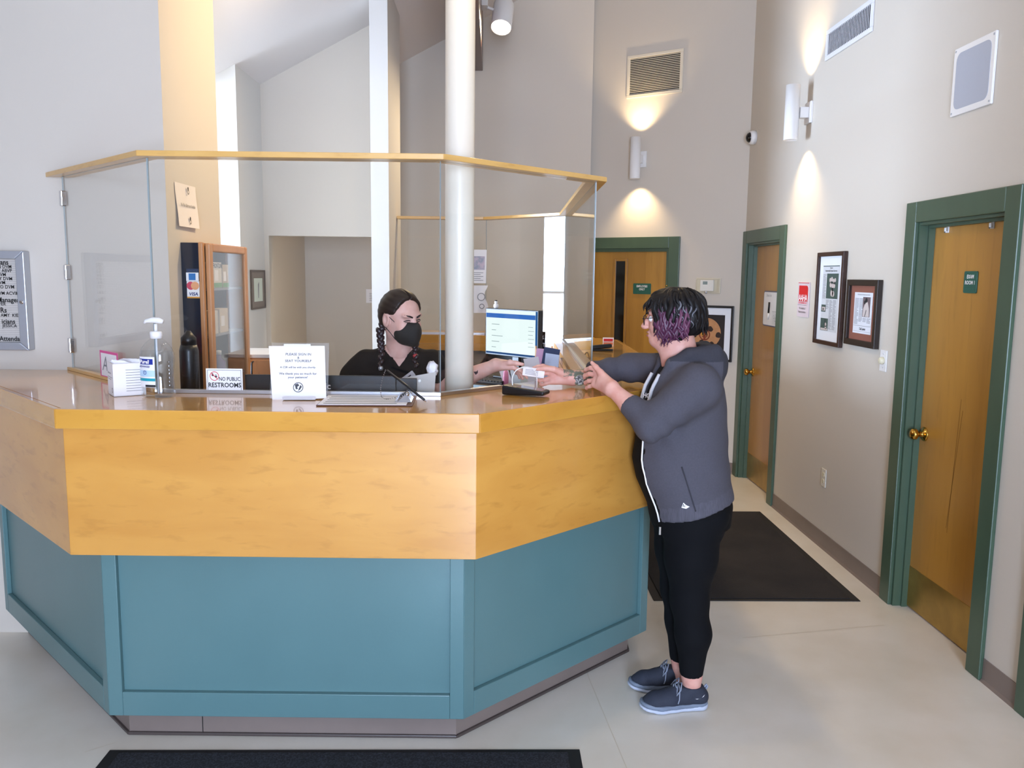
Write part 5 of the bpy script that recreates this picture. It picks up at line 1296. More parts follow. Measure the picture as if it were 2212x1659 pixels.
# near forearm and hand
S = SDF((0.30, 2.90, 1.10), (0.64, 3.36, 1.40), 0.0034)
S.chain([NEL, tuple(np.array(NEL) * 0.5 + np.array(NWR) * 0.5), NWR], [0.043, 0.037, 0.026], 0.02)
K = (0.397, 3.175, 1.312)
f_ = [[(-0.026, 0.026, 0.006), (-0.040, 0.056, -0.004), (-0.042, 0.078, -0.014)], [(-0.026, 0.024, 0.002), (-0.040, 0.050, -0.008), (-0.040, 0.068, -0.020)], [(-0.022, 0.026, -0.006), (-0.032, 0.052, -0.016), (-0.030, 0.070, -0.026)], [(-0.016, 0.024, -0.010), (-0.024, 0.044, -0.018), (-0.022, 0.058, -0.024)]]
kn, tipsN = hand_sdf(S, NWR, K, (0.25, 0.12, 0.96), (-0.4, -0.9, 0.1), f_, [(0.434, 3.120, 1.302), (0.410, 3.150, 1.336), (0.394, 3.165, 1.354), (0.380, 3.180, 1.369)], 1.02, 0.026)
handN = S
# far forearm and hand, resting on the counter
S = SDF((0.12, 3.27, 1.245), (0.60, 3.50, 1.37), 0.0034)
S.chain([FEL, (0.45, 3.405, 1.300), FWR], [0.043, 0.040, 0.027], 0.02)
K = (0.238, 3.352, 1.298)
f_ = [[(-0.034, -0.004, 0.012), (-0.056, -0.004, 0.008), (-0.074, -0.002, 0.002)], [(-0.032, 0.002, -0.002), (-0.050, 0.004, -0.008), (-0.062, 0.006, -0.008)], [(-0.030, 0.002, -0.008), (-0.048, 0.006, -0.014), (-0.058, 0.010, -0.010)], [(-0.026, 0.000, -0.008), (-0.040, 0.004, -0.014), (-0.048, 0.008, -0.012)]]
kn, tipsF = hand_sdf(S, FWR, K, (-0.05, 0.34, 0.90), (0.1, 0.9, -0.3), f_, [(0.292, 3.345, 1.302), (0.245, 3.330, 1.325), (0.208, 3.330, 1.328), (0.176, 3.335, 1.325)], 1.0, 0.027)
handF = S
TAT = mat('tattooed_skin', 'c99a86', 0.5, col2='636659', vscale=(60, 60, 60), detail=5, contrast=(0.38, 0.52))
def mf(c):
    return ((c[:, 0] > 0.285) & (c[:, 0] < 0.405) & (c[:, 1] > 3.3) & (c[:, 2] > 1.25) & (c[:, 2] < 1.40) & ((c[:, 2] > 1.296) | (c[:, 0] > 0.335))).astype(int)
body = sdf_obj('body', [head, trunk, handN, handF], [SKIN, TAT], cu, mf)
# tattoo medallion on the inner forearm
MB(frame((0.352, 3.3375, 1.283), (1, 0.03, 0), (0, -0.25, 0.97))).disc(0, 0, 0.0215, 0.0016, 24).build('tattoo_medallion', mat('tattoo_grey', 'aaa9a4', 0.6, col2='4a4a4a', vscale=(150, 150, 150), contrast=(0.45, 0.55)), body)
MB(frame((0.352, 3.3375, 1.283), (1, 0.03, 0), (0, -0.25, 0.97))).disc(0, 0, 0.026, 0.0014, 24, 0.0215).build('tattoo_ring', mat('tattoo_olive', '6d6a50', 0.6), body)
MINT = mat('mint_nail_polish', '8ecbb0', 0.2)
nail('nail', tipsN[4][0], tipsN[4][1], (-0.5, -0.8, 0.35), MINT, body); nail('nail', tipsF[4][0], tipsF[4][1], (0, -0.6, 0.8), MINT, body)
nail('nail', tipsN[0][0], tipsN[0][1], (-0.5, -0.6, 0.6), MINT, body, 0.0045, 0.0055)
# eyes, teeth
for y in (1, -1):
    e = MB(Matrix.Translation(Hc(0.076, 0.031 * y, 0.003))); e.lathe([(0.0118 * sin(pi * k / 10) + 1e-5, -0.0118 * cos(pi * k / 10)) for k in range(11)], 14); eo = e.build('eye', EYEW, body)
    e = MB(Matrix.Translation(Hc(0.0845, 0.031 * y, 0.003))); e.lathe([(0.0052 * sin(pi * k / 8) + 1e-5, -0.0052 * cos(pi * k / 8)) for k in range(9)], 12); e.build('iris', IRIS, eo)
    b = MB(); b.tube([Hc(0.094, 0.014 * y, 0.022), Hc(0.091, 0.03 * y, 0.027), Hc(0.078, 0.046 * y, 0.023)], [0.002, 0.0032, 0.0015], 6); b.build('eyebrow', HAIRB, body)
tb = MB(); tb.tube([Hc(0.082, -0.014, -0.0565), Hc(0.089, 0, -0.0565), Hc(0.082, 0.014, -0.0565)], 0.0028, 6); tb.build('teeth', EYEW, body)
for (z, r) in ((-0.0505, 0.0034), (-0.064, 0.0042)):
    lp = MB(); lp.tube([Hc(0.074, -0.024, -0.056), Hc(0.090, -0.012, z), Hc(0.0955, 0, z), Hc(0.090, 0.012, z), Hc(0.074, 0.024, -0.056)], [0.001, r * .8, r, r * .8, 0.001], 8); lp.build('lip', mat('lip_rose', 'b8686a', 0.4), body)

# glasses
gl = MB(); FR = mat('dark_metal_frame', '3a2a30', 0.3, metal=0.5)
for y in (1, -1):
    ring = [Hc(0.108 - 0.010 * abs(sin(a)) * 0 - 0.25 * abs(0.034 + 0.023 * cos(a) - 0.012) * 0.5, y * (0.034 + 0.023 * cos(a)), -0.002 + 0.018 * sin(a)) for a in [2 * pi * k / 20 for k in range(21)]]
    gl.tube(ring, 0.0015, 6, cap=False)
    gl.tube([Hc(0.101, 0.057 * y, 0.006), Hc(0.085, 0.072 * y, 0.008), Hc(0.0, 0.083 * y, 0.008), Hc(-0.02, 0.083 * y, -0.005)], 0.0016, 6)
gl.tube([Hc(0.110, -0.011, 0.002), Hc(0.113, 0, 0.005), Hc(0.110, 0.011, 0.002)], 0.0015, 6)
gobj = gl.build('eyeglasses', FR, cu)

# hair: cap plus wavy locks
S = SDF((0.54, 3.03, 1.44), (0.84, 3.34, 1.68), 0.0045)
S.ell(Hc(-0.018, 0, 0.036), (0.108, 0.096, 0.084), Hc.R, 0.01); S.ell(Hc(-0.055, 0, 0.0), (0.078, 0.086, 0.085), Hc.R, 0.03); S.ell(Hc(0.03, 0, 0.075), (0.05, 0.07, 0.03), Hc.R, 0.03)
for y_ in (1, -1): S.ell(Hc(-0.005, 0.066 * y_, -0.035), (0.050, 0.026, 0.062), Hc.R, 0.02)
def hcut(x, y, z):
    a, b, c = Hc.inv(x, y, z); return np.maximum(np.maximum(a - (0.050 + 0.50 * (c - 0.035)), a - 0.088), -0.068 - c + 0.12 * np.maximum(a, 0) - np.where((np.abs(b) > 0.045) & (a > -0.06), 0.016, 0.0)) 
S.cut(hcut); S.ripple(lambda x, y, z: 0.0022 * np.sin(95 * x + 40 * z) * np.sin(70 * y + 30 * z) + 0.0015 * np.sin(160 * y + 120 * x))
def hairmat(c):
    a, b, d = Hc.inv(c[:, 0], c[:, 1], c[:, 2]); return ((a > -0.045 - 0.3 * d) & (d < 0.018 + 0.012 * np.sin(a * 140)) & (np.abs(b) > 0.03)).astype(int)
sdf_obj('hair', [S], [HAIRB, HAIRP], cu, hairmat)
def lock(mb, az, z0, z1, wob, rad, ph, out=0.0, fwd=0.0, n=16, toward=0.0):
    pts = []; rr = []
    for i in range(n):
        t = i / (n - 1); z = z0 + (z1 - z0) * t
        q = max(0.0, 1 - ((min(z, 0.118) - 0.03) / 0.092) ** 2) if z > 0.03 else 1.0
        rad_ = sqrt(q); a = az + wob * sin(ph + t * 9.5) * (0.25 + 0.75 * t) + toward * t
        px = -0.022 + (0.103 * rad_ + out + 0.004 * sin(ph + t * 9.5 + 1.4)) * cos(a) + fwd * t; py = (0.093 * rad_ + out + 0.004 * sin(ph * 2 + t * 9.5)) * sin(a)
        if z < -0.03: px -= 0.0 ; py *= 1 - 0.9 * (-0.03 - z)
        pts.append(Hc(px, py, z)); rr.append(rad * (0.55 + 0.75 * sin(pi * min(1, t * 0.9 + 0.12))) * (1 - 0.75 * max(0, t - 0.75) / 0.25))
    mb.tube(pts, rr, 6, flat=0.7)
rl = random.Random(11); mk = MB(); mp = MB(); mp2 = MB(); mg = MB()
for i in range(95):
    az = radians(rl.uniform(38, 322)); back = 1 if 125 < math.degrees(az) < 235 else 0
    lock(mk, az, 0.118 - rl.random() * 0.03, rl.uniform(-0.055, 0.005) if not back else rl.uniform(-0.075, -0.03), rl.uniform(0.04, 0.12), rl.uniform(0.006, 0.0105), rl.uniform(0, 6), rl.uniform(-0.002, 0.011))
for i in range(34):       # fringe
    az = radians(rl.uniform(-75, 75)); lock(mk, az, 0.116, rl.uniform(0.015, 0.05), rl.uniform(0.04, 0.1), rl.uniform(0.006, 0.009), rl.uniform(0, 6), rl.uniform(0.002, 0.010), rl.uniform(0.008, 0.026) if abs(az) < 0.8 else 0.006, toward=rl.uniform(-0.2, 0.2))
for sgn in (1, -1):
    for i in range(34):
        az = radians(sgn * rl.uniform(42, 112)); z0 = rl.uniform(0.005, 0.06)
        lock(mp if i % 3 else mp2, az, z0, rl.uniform(-0.108, -0.065), rl.uniform(0.08, 0.15), rl.uniform(0.0055, 0.0095), rl.uniform(0, 6), rl.uniform(0.000, 0.009), 0.0)
    for i in range(4):
        az = radians(sgn * (97 + 10 * i)); lock(mg, az, 0.070 - 0.004 * i, -0.012 - 0.012 * (i % 3), 0.13, 0.0034, i * 1.3 + 0.8 * i * i, 0.0115)
for (m_, nm_, mt_) in ((mk, 'dark_locks', HAIRB), (mp, 'plum_locks', HAIRP), (mp2, 'light_plum_locks', HAIRP2), (mg, 'silver_locks', HAIRG)): m_.build(nm_, mt_, cu)['kind'] = 'stuff'

# clothing
SLATE = mat('slate_jersey', '4a4850', 0.9, var=0.10, vscale=(160, 160, 160), bump=0.15, bscale=500)
SLATE2 = mat('dark_slate_jersey', '35343b', 0.92, var=0.1, vscale=(160, 160, 160))
LEG = mat('black_leggings', '06070b', 0.85, spec=0.2); TEE = mat('black_tee', '08080a', 0.85, spec=0.2)
S = SDF((0.34, 2.85, 0.68), (1.02, 3.56, 1.50), 0.0075)
S.loft(TORSO, 0.02, grow=0.004)
S.cone(NSH, NEL, 0.088, 0.062, 0.04); S.cone(FSH, FEL, 0.078, 0.058, 0.03)
nc = np.array(NEL) * 0.42 + np.array(NWR) * 0.58; S.cone(NEL, nc, 0.061, 0.043, 0.02)
fc = np.array((0.398, 3.388, 1.303)); S.cone(FEL, fc, 0.058, 0.045, 0.02)
S.ell((0.806, CY, 1.396), (0.086, 0.120, 0.056), None, 0.03); S.ell((0.842, CY, 1.352), (0.056, 0.10, 0.06), None, 0.03)
for sy in (-1, 1): S.chain([(0.83, CY + 0.075 * sy, 1.425), (0.735, CY + 0.085 * sy, 1.410), (0.672, CY + 0.075 * sy, 1.375), (0.640, CY + 0.060 * sy, 1.32)], [0.030, 0.026, 0.022, 0.018], 0.015)
S.cut(lambda x, y, z: (0.768 + (x - 0.62) * 0.27) - z)
S.cut(lambda x, y, z: 0.02 * 0 - np.where((y < 3.3) & (x < 0.46) & (z > 1.2), (np.array(1.0)), -1.0) * 0 - 1.0)
def zipcut(x, y, z):       # front opening of the jacket
    hw = np.interp(z, [0.70, 0.95, 1.10, 1.30, 1.42], [0.105, 0.100, 0.080, 0.045, 0.05])
    return np.minimum(hw - np.abs(y - CY), 0.70 - x)
S.cut(lambda x, y, z: np.where(z < 1.44, zipcut(x, y, z), -1.0))
S.cone((0.73, CY, 1.33), (0.715, CY, 1.47), 0.062, 0.072, 0.008, 's')
def wr(x, y, z):
    el = np.exp(-(((x - 0.60) ** 2 + (y - 2.98) ** 2 + (z - 1.16) ** 2) / 0.012)); fe = np.exp(-(((x - 0.50) ** 2) / 0.02 + ((y - 3.42) ** 2 + (z - 1.30) ** 2) / 0.012))
    bk = np.exp(-((z - 0.98) / 0.10) ** 2) * (x > 0.80); sh_ = np.exp(-(((x - 0.68) ** 2 + (y - 3.0) ** 2 + (z - 1.26) ** 2) / 0.010))
    return 0.0022 * np.sin(30 * z + 14 * x + 7 * y) * np.sin(11 * x - 9 * z) + 0.0030 * bk * np.sin(48 * z + 16 * x) + 0.003 * sh_ * np.sin(70 * (x - 0.8 * z)) + 0.0060 * el * np.sin(75 * (x + 0.6 * z)) + 0.005 * fe * np.sin(85 * x + 20 * z)
S.ripple(wr)
# keep the fabric out of the wrists
def cuff(p, q):
    p, q = np.array(p, float), np.array(q, float); d = (q - p) / np.linalg.norm(q - p)
    S.cut(lambda x, y, z: np.where((x - p[0]) ** 2 + (y - p[1]) ** 2 + (z - p[2]) ** 2 < 0.085 ** 2, (x - p[0]) * d[0] + (y - p[1]) * d[1] + (z - p[2]) * d[2], -1.0))
cuff(nc, NWR); cuff(fc, FWR)
def hm(c):
    r = (c[:, 2] < 0.768 + (c[:, 0] - 0.62) * 0.27 + 0.058).astype(int) * 2
    return r + ((c[:, 0] > 0.66) & (c[:, 2] > 1.388) | ((c[:, 2] > 1.315) & (c[:, 0] > 0.858))).astype(int)
hood = sdf_obj('hoodie', [S], [SLATE, SLATE2, mat('slate_rib', '525059', 0.9, var=0.25, vscale=(260, 260, 8))], cu, hm)
tl = np.array(TORSO)
def front(z, dy, e=0.0):
    cx, rx, ry = [np.interp(z, tl[:, 0], tl[:, i]) for i in (1, 3, 4)]
    return (cx - (rx + 0.004 + e) * sqrt(max(0, 1 - (dy / (ry + 0.004)) ** 2)), CY + dy, z)
zp = MB(); zp.tube([front(z, -np.interp(z, [0.70, 0.95, 1.10, 1.30, 1.42], [0.105, 0.100, 0.080, 0.045, 0.05]) - 0.002, 0.002) for z in np.linspace(0.775, 1.16, 14)], 0.0035, 6); zp.build('zipper', M['whitegloss'], hood)
zp = MB(Matrix.Translation(front(0.752, -0.106, 0.004))); zp.box(-0.004, 0.004, -0.003, 0.003, -0.028, 0.004); zp.build('zip_pull', M['chrome'], hood, bevel=0.001)
for (dy, zs, ze) in ((-0.062, 1.335, 1.165), (0.03, 1.33, 1.20)):
    st = MB(); st.tube([front(z, dy - 0.03 * (zs - z), 0.006) for z in np.linspace(zs, ze, 9)], [0.007] * 8 + [0.004], 8); st.build('drawstring', mat('grey_cord', 'c9c6c6', 0.8), hood)
ps = MB(); ps.tube([front(1.005 - 0.15 * t, -0.150 - 0.012 * t * 0, 0.0035) if False else tuple(np.array((0.700 + 0.055 * t, 0, 1.005 - 0.165 * t)) + np.array((0, CY - (np.interp(1.005 - 0.165 * t, tl[:, 0], tl[:, 4]) + 0.005) * sqrt(1 - ((0.700 + 0.055 * t - np.interp(1.005 - 0.165 * t, tl[:, 0], tl[:, 1])) / (np.interp(1.005 - 0.165 * t, tl[:, 0], tl[:, 3]) + 0.005)) ** 2), 0))) for t in np.linspace(0, 1, 10)], 0.0028, 6); ps.build('pocket_seam', SLATE2, hood)
T = frame((0.702, CY - 0.1825, 0.853), (1, 0, 0)); T = T @ Matrix.Rotation(radians(-8), 4, 'Z')
MB(T).poly([(0, 0), (0.018, -0.002), (0.030, 0.008), (0.016, 0.012), (0.004, 0.020)], 0.002).build('flag_logo', M['whitegloss'], hood)
MB(T).poly([(0.004, 0.004), (0.007, 0.004), (0.007, 0.014), (0.004, 0.015)], 0.0026).build('flag_mark', M['ink'], hood); MB(T).poly([(0.010, 0.004), (0.013, 0.004), (0.012, 0.011), (0.010, 0.012)], 0.0026).build('flag_mark', M['ink'], hood)
S = SDF((0.52, 2.95, 0.70), (0.98, 3.40, 1.46), 0.009)
S.loft(TORSO, 0.02, grow=-0.006); S.cone((0.73, CY, 1.34), (0.715, CY, 1.47), 0.064, 0.07, 0.008, 's')
tee = sdf_obj('tee_shirt', [S], TEE, cu)
text('HO', frame((0.603, CY - 0.03, 1.25), (0.55, -0.83, 0)) @ Matrix.Translation((0, 0, 0.02)), 0.026, M['paper'], tee, bold=0.0005)
S = SDF((0.56, 2.94, 0.10), (1.0, 3.40, 0.86), 0.0075)
S.loft([(0.72, 0.772, CY, 0.135, 0.155), (0.80, 0.772, CY, 0.155, 0.170), (0.85, 0.765, CY, 0.150, 0.168)], 0.02)
for ly, lx in ((3.105, 0.0), (3.235, -0.012)):
    S.chain([(0.775 + lx, ly, 0.76), (0.775 + lx, ly, 0.62), (0.776 + lx, ly, 0.45), (0.796 + lx, ly, 0.31), (0.795 + lx, ly, 0.135)], [0.118, 0.098, 0.071, 0.067, 0.044], 0.03)
S.ell((0.85, CY, 0.80), (0.070, 0.150, 0.080), None, 0.04)
S.cut(lambda x, y, z: 0.142 - z + 0.04 * (y - 3.17))
sdf_obj('leggings', [S], LEG, cu)
# sneakers
NVY = mat('navy_knit', '2a2f3d', 0.8, var=0.2, vscale=(300, 300, 300)); SOLE = mat('pale_sole', 'b5bccb', 0.6); MID = mat('grey_midsole', '6f7a8a', 0.6); LACE = mat('grey_lace', '8b93a3', 0.8)
def sneaker(ox, oy, yaw):
    s = bpy.data.objects.new('sneaker', None); COL.objects.link(s); s.parent = cu; WL[s] = Vector((ox, oy, 0)); s.location = Vector((ox, oy, 0)) - WL[cu]
    F = Frame3((ox, oy, 0), (-cos(radians(yaw)), -sin(radians(yaw)), 0))     # x forward from the heel
    bb = np.array([F(x, y, z) for x in (-0.04, 0.31) for y in (-0.07, 0.07) for z in (0, 0.16)])
    def field(): return SDF((bb[:, 0].min(), bb[:, 1].min(), -0.012), (bb[:, 0].max(), bb[:, 1].max(), 0.15), 0.0042)
    outl = [(0.03, 0, 0.034), (0.08, 0.0, 0.033), (0.14, 0.004, 0.038), (0.19, 0.006, 0.045), (0.235, 0.004, 0.040)]
    def sole(z, r): 
        S = field()
        for i in range(len(outl) - 1):
            a, b = outl[i], outl[i + 1]; S.cone(F(a[0], a[1], z), F(b[0], b[1], z), a[2] * r, b[2] * r, 0.01)
        return S
    lift = lambda x, y, z: 0
    S = sole(0.02, 1.0); 
    def band(z0, z1):
        def f(x, y, z):
            a, b, c = F.inv(x, y, z); up = 0.022 * np.clip((a - 0.19) / 0.09, 0, 1) ** 2 + 0.010 * np.clip((0.03 - a) / 0.06, 0, 1) ** 2
            return np.maximum(z0 + up - c, c - (z1 + up * 0.7 + 0.010 * np.clip((0.08 - a) / 0.08, 0, 1)))
        return f
    S.cut(band(0.002, 0.017)); sdf_obj('outsole', [S], SOLE, s)
    S = sole(0.025, 0.975); S.cut(band(0.0165, 0.034)); sdf_obj('midsole', [S], MID, s)
    S = field()
    S.chain([F(0.03, 0, 0.05), F(0.09, 0, 0.055), F(0.15, 0.003, 0.048), F(0.21, 0.005, 0.036), F(0.238, 0.005, 0.030)], [0.034, 0.036, 0.038, 0.038, 0.028], 0.02)
    S.cone(F(0.04, 0, 0.06), F(0.058, 0, 0.095), 0.034, 0.039, 0.02); S.cone(F(0.09, 0, 0.07), F(0.118, 0, 0.082), 0.034, 0.024, 0.02)
    S.cut(band(0.030, 0.2)); S.cone(F(0.066, 0, 0.075), F(0.058, 0, 0.14), 0.028, 0.037, 0.006, 's')
    S.cut(lambda x, y, z: z - (0.098 + 0.0 * x))
    sdf_obj('upper', [S], NVY, s)
    lc = MB()
    for k in range(4):
        x = 0.125 + 0.02 * k; zt = 0.103 - 0.017 * k * 0.85
        lc.tube([F(x, -0.026, zt - 0.018), F(x + 0.004, -0.012, zt - 0.002), F(x + 0.006, 0.012, zt - 0.002), F(x, 0.026, zt - 0.018)], 0.0028, 6)
        lc.tube([F(x, -0.026, zt - 0.018), F(x + 0.012, 0.0, zt), F(x + 0.02, 0.026, zt - 0.030)], 0.0026, 6)
    for sy in (1, -1):
        lc.tube([F(0.118, 0, 0.108), F(0.11, 0.02 * sy, 0.118), F(0.12, 0.042 * sy, 0.098), F(0.135, 0.044 * sy, 0.078), F(0.13, 0.028 * sy, 0.088), F(0.12, 0.004 * sy, 0.108)], 0.0026, 6)
        lc.tube([F(0.118, 0, 0.108), F(0.12, 0.03 * sy, 0.10), F(0.125, 0.046 * sy, 0.06), F(0.13, 0.047 * sy, 0.045)], 0.0024, 6)
    lc.build('laces', LACE, s)
    m_ = MB(frame(Vector(F(0.035, 0.0355, 0.05)) , -Vector(F.f), (0, 0, 1)))
    m_ = MB(); q = [F(0.06, 0.0395, 0.060), F(0.035, 0.0372, 0.052), F(0.02, 0.0345, 0.075), F(0.037, 0.0385, 0.060)]
    m_.add(q, [(0, 1, 2, 3)]); m_.build('side_logo', M['whitegloss'], s)
    hp = MB(); hp.tube([F(0.016, 0, 0.085), F(0.004, 0, 0.10), F(0.0, 0, 0.092), F(0.008, 0, 0.078)], 0.004, 6); hp.build('pull_tab', LACE, s)
    return s
sneaker(0.862, 3.105, 3); sneaker(0.845, 3.250, -4)
# the card being handed over
T = frame((0.118, 3.338, 1.296), (0.98, 0.02, -0.14), (0.10, -0.25, 0.96))
t = thing('paper_card', 'small white printed cards held between the two hands', 'card', T.translation)
MB(T).box(0.0, 0.088, 0.004, 0.042, -0.001, 0.0).build('card_sheet', M['paper'], t)
for k in range(4): MB(T).quad(0.010, 0.062, 0.012 + 0.006 * k, 0.014 + 0.006 * k, 0.0004).build('printed_line', M['grayink'], t)

# ------------------------------------------------------------------ receptionist behind the glass
rc = thing('person', 'receptionist in black scrubs and black mask reaching out behind the glass', 'person', (-0.41, 3.68, 0))
RY = 3.665
Hr = Frame3((-0.395, 3.60, 1.512), (0.68, -0.72, -0.16), (-0.06, 0.0, 1), 0.98)
RT = [(0.95, -0.42, RY, 0.150, 0.105), (1.05, -0.42, RY, 0.140, 0.10), (1.18, -0.418, RY, 0.150, 0.105), (1.27, -0.415, RY, 0.162, 0.102), (1.318, -0.413, RY - 0.005, 0.158, 0.085), (1.355, -0.412, RY - 0.01, 0.118, 0.066), (1.392, -0.412, RY - 0.012, 0.066, 0.052)]
LSH, LEL, LWR = (-0.270, 3.655, 1.315), (-0.215, 3.565, 1.215), (0.012, 3.475, 1.325)
RSH, REL = (-0.556, 3.655, 1.312), (-0.615, 3.63, 1.13)
S = SDF((-0.56, 3.42, 1.27), (-0.22, 3.76, 1.65), 0.0034)
sdf_head(S, Hr, 0.95, 0.0, ears=True)
S.cone(Hr(-0.025, 0, -0.045), (-0.412, RY - 0.012, 1.36), 0.050, 0.056, 0.03); S.cone(Hr(0.0, 0, -0.08), (-0.405, RY - 0.03, 1.36), 0.034, 0.045, 0.03)
head = S
S = SDF((-0.70, 3.48, 0.0), (-0.14, 3.80, 1.42), 0.010)
S.loft([(z, x, y, a - 0.012, b - 0.010) for z, x, y, a, b in RT], 0.02)
S.chain([RSH, REL, (-0.60, 3.60, 0.92), (-0.585, 3.58, 0.84)], [0.044, 0.036, 0.025, 0.030], 0.03); S.cone(LSH, LEL, 0.044, 0.038, 0.03)
for lx in (-0.50, -0.34): S.chain([(lx, RY, 0.92), (lx, RY, 0.48), (lx, RY, 0.08)], [0.08, 0.055, 0.04], 0.03); S.ell((lx, RY - 0.06, 0.04), (0.04, 0.11, 0.038), None, 0.02)
trunk = S
S = SDF((-0.28, 3.38, 1.16), (0.15, 3.64, 1.39), 0.0034)
S.chain([LEL, (-0.11, 3.523, 1.268), LWR], [0.040, 0.038, 0.025], 0.02)
K = (0.078, 3.452, 1.328)
f_ = [[(0.030, -0.006, -0.012), (0.046, -0.008, -0.028), (0.056, -0.008, -0.042)], [(0.026, 0.0, -0.018), (0.038, 0.0, -0.038), (0.044, 0.0, -0.054)], [(0.022, 0.004, -0.022), (0.032, 0.004, -0.042), (0.036, 0.004, -0.058)], [(0.016, 0.006, -0.022), (0.024, 0.006, -0.036), (0.026, 0.006, -0.048)]]
kn, tipsR = hand_sdf(S, LWR, K, (0.25, -0.80, -0.28), (-0.3, -0.1, 0.95), f_, [(0.035, 3.455, 1.330), (0.070, 3.425, 1.342), (0.096, 3.412, 1.340), (0.122, 3.408, 1.336)], 0.95, 0.025)
arm = S
body = sdf_obj('body', [head, trunk, arm], [SKIN2], rc)
tat = MB(frame((-0.072, 3.473, 1.283), (0.85, -0.2, 0.4), (-0.35, -0.1, 0.93))); tat.poly([(0, 0), (0.012, 0.004), (0.016, 0.016), (0.008, 0.012), (-0.004, 0.016), (-0.002, 0.006)], 0.0); tat.build('tattoo', mat('tattoo_black', '33282a', 0.7), body)
# face: brows, smiling eyes
for y in (1, -1):
    e = MB(); e.tube([Hr(0.084, 0.016 * y, 0.004), Hr(0.087, 0.024 * y, 0.0075), Hr(0.084, 0.034 * y, 0.007), Hr(0.075, 0.045 * y, 0.002)], [0.0016, 0.0024, 0.0026, 0.0018], 6); e.build('eyelashes', M['ink'], body)
    e = MB(); e.tube([Hr(0.0935, 0.012 * y, 0.020), Hr(0.091, 0.026 * y, 0.026), Hr(0.078, 0.046 * y, 0.030)], [0.0036, 0.0040, 0.0016], 6); e.build('eyebrow', HAIRD, body)
    e = MB(); e.tube([Hr(0.084, 0.018 * y, -0.001), Hr(0.085, 0.028 * y, -0.002), Hr(0.078, 0.041 * y, -0.001)], [0.001, 0.0022, 0.001], 6); e.build('eye', IRIS, body)
# mask
S = SDF((-0.46, 3.42, 1.36), (-0.24, 3.66, 1.55), 0.0034)
S.ell(Hr(0.045, 0, -0.052), (0.064, 0.062, 0.060), Hr.R, 0.01); S.cone(Hr(0.100, 0, -0.016), Hr(0.092, 0, -0.085), 0.016, 0.020, 0.03); S.cone(Hr(0.104, 0, -0.03), Hr(0.10, 0, -0.065), 0.014, 0.016, 0.02)
def mcut(x, y, z):
    a, b, c = Hr.inv(x, y, z); b = np.abs(b)
    return np.maximum(np.maximum(c - (0.000 - 0.14 * b), 0.026 + 0.12 * np.abs(c + 0.05) - a), -0.117 - c + 0.25 * b)
S.cut(mcut); sdf_obj('face_mask', [S], mat('black_mask', '141312', 0.8), rc)
st = MB()
for y in (1, -1):
    st.tube([Hr(0.046, 0.056 * y, -0.016), Hr(0.02, 0.073 * y, 0.006), Hr(-0.012, 0.082 * y, 0.026), Hr(-0.026, 0.080 * y, 0.012)], 0.0016, 6)
    st.tube([Hr(0.040, 0.056 * y, -0.085), Hr(0.015, 0.066 * y, -0.06), Hr(-0.012, 0.078 * y, -0.036), Hr(-0.026, 0.079 * y, -0.015)], 0.0016, 6)
st.build('mask_straps', M['ink'], rc)
# hair pulled back, centre parting, two braids
S = SDF((-0.56, 3.44, 1.42), (-0.22, 3.76, 1.66), 0.0036)
S.ell(Hr(-0.014, 0, 0.036), (0.1015, 0.083, 0.087), Hr.R, 0.01); S.ell(Hr(-0.05, 0, -0.005), (0.064, 0.072, 0.075), Hr.R, 0.03)
def rcut(x, y, z):
    a, b, c = Hr.inv(x, y, z); b = np.abs(b)
    line = 0.004 + 0.44 * (c + 0.02) + 0.010 * np.sin(np.clip(c, 0, 0.09) * 35)
    ear = np.where((c < 0.022) & (b > 0.05), a + 0.030, -1.0)
    return np.maximum(np.maximum(np.maximum(a - line, ear), -0.075 - c), 0.0030 - b - np.where((a > -0.03) & (c > 0.05), 0.0, 1.0))
S.cut(rcut); S.ripple(lambda x, y, z: 0.0008 * np.sin(240 * z + 90 * x) ); sdf_obj('hair', [S], HAIRD, rc)
def braid(path, n, r, nm):
    P = [Vector(p) for p in path]; mb = MB(); L = len(P) - 1
    for k in range(n):
        t = k / (n - 1) * L; i = min(int(t), L - 1); c = P[i].lerp(P[i + 1], t - i); d = (P[i + 1] - P[i]).normalized()
        s = d.cross(Vector((0, 1, 0))).normalized() * (1 if k % 2 else -1); rr = r * (1 - 0.35 * k / n)
        a = c + s * rr * 0.95 - d * rr * 0.9; b = c - s * rr * 0.35 + d * rr * 1.0
        mb.tube([a, a.lerp(b, 0.3) + Vector((0, -rr * 0.25, 0)), a.lerp(b, 0.7) + Vector((0, -rr * 0.25, 0)), b], [rr * 0.45, rr * 0.85, rr * 0.8, rr * 0.3], 8)
    return mb.build(nm, mat('plum_black_hair', '21121a', 0.4), rc)
braid([(-0.470, 3.625, 1.50), (-0.487, 3.60, 1.455), (-0.483, 3.585, 1.41), (-0.478, 3.575, 1.37), (-0.480, 3.556, 1.31)], 17, 0.0155, 'braid')
braid([(-0.345, 3.63, 1.46), (-0.335, 3.60, 1.41), (-0.335, 3.575, 1.375), (-0.330, 3.553, 1.31)], 12, 0.0150, 'braid')
for (p, c, nm) in (((-0.480, 3.552, 1.298), M['alup'], 'hair_tie'), ((-0.334, 3.566, 1.352), mat('red_tie', 'a02c30', 0.6), 'hair_tie')):
    MB(Matrix.Translation(p)).lathe([(0.008, -0.009), (0.011, 0), (0.008, 0.009)], 12).build(nm, c, rc)
er = MB(); er.tube([Hr(-0.004, -0.078, -0.034), Hr(0.0, -0.080, -0.046), Hr(-0.006, -0.079, -0.05)], 0.0012, 6); er.build('earring', M['black'], rc)
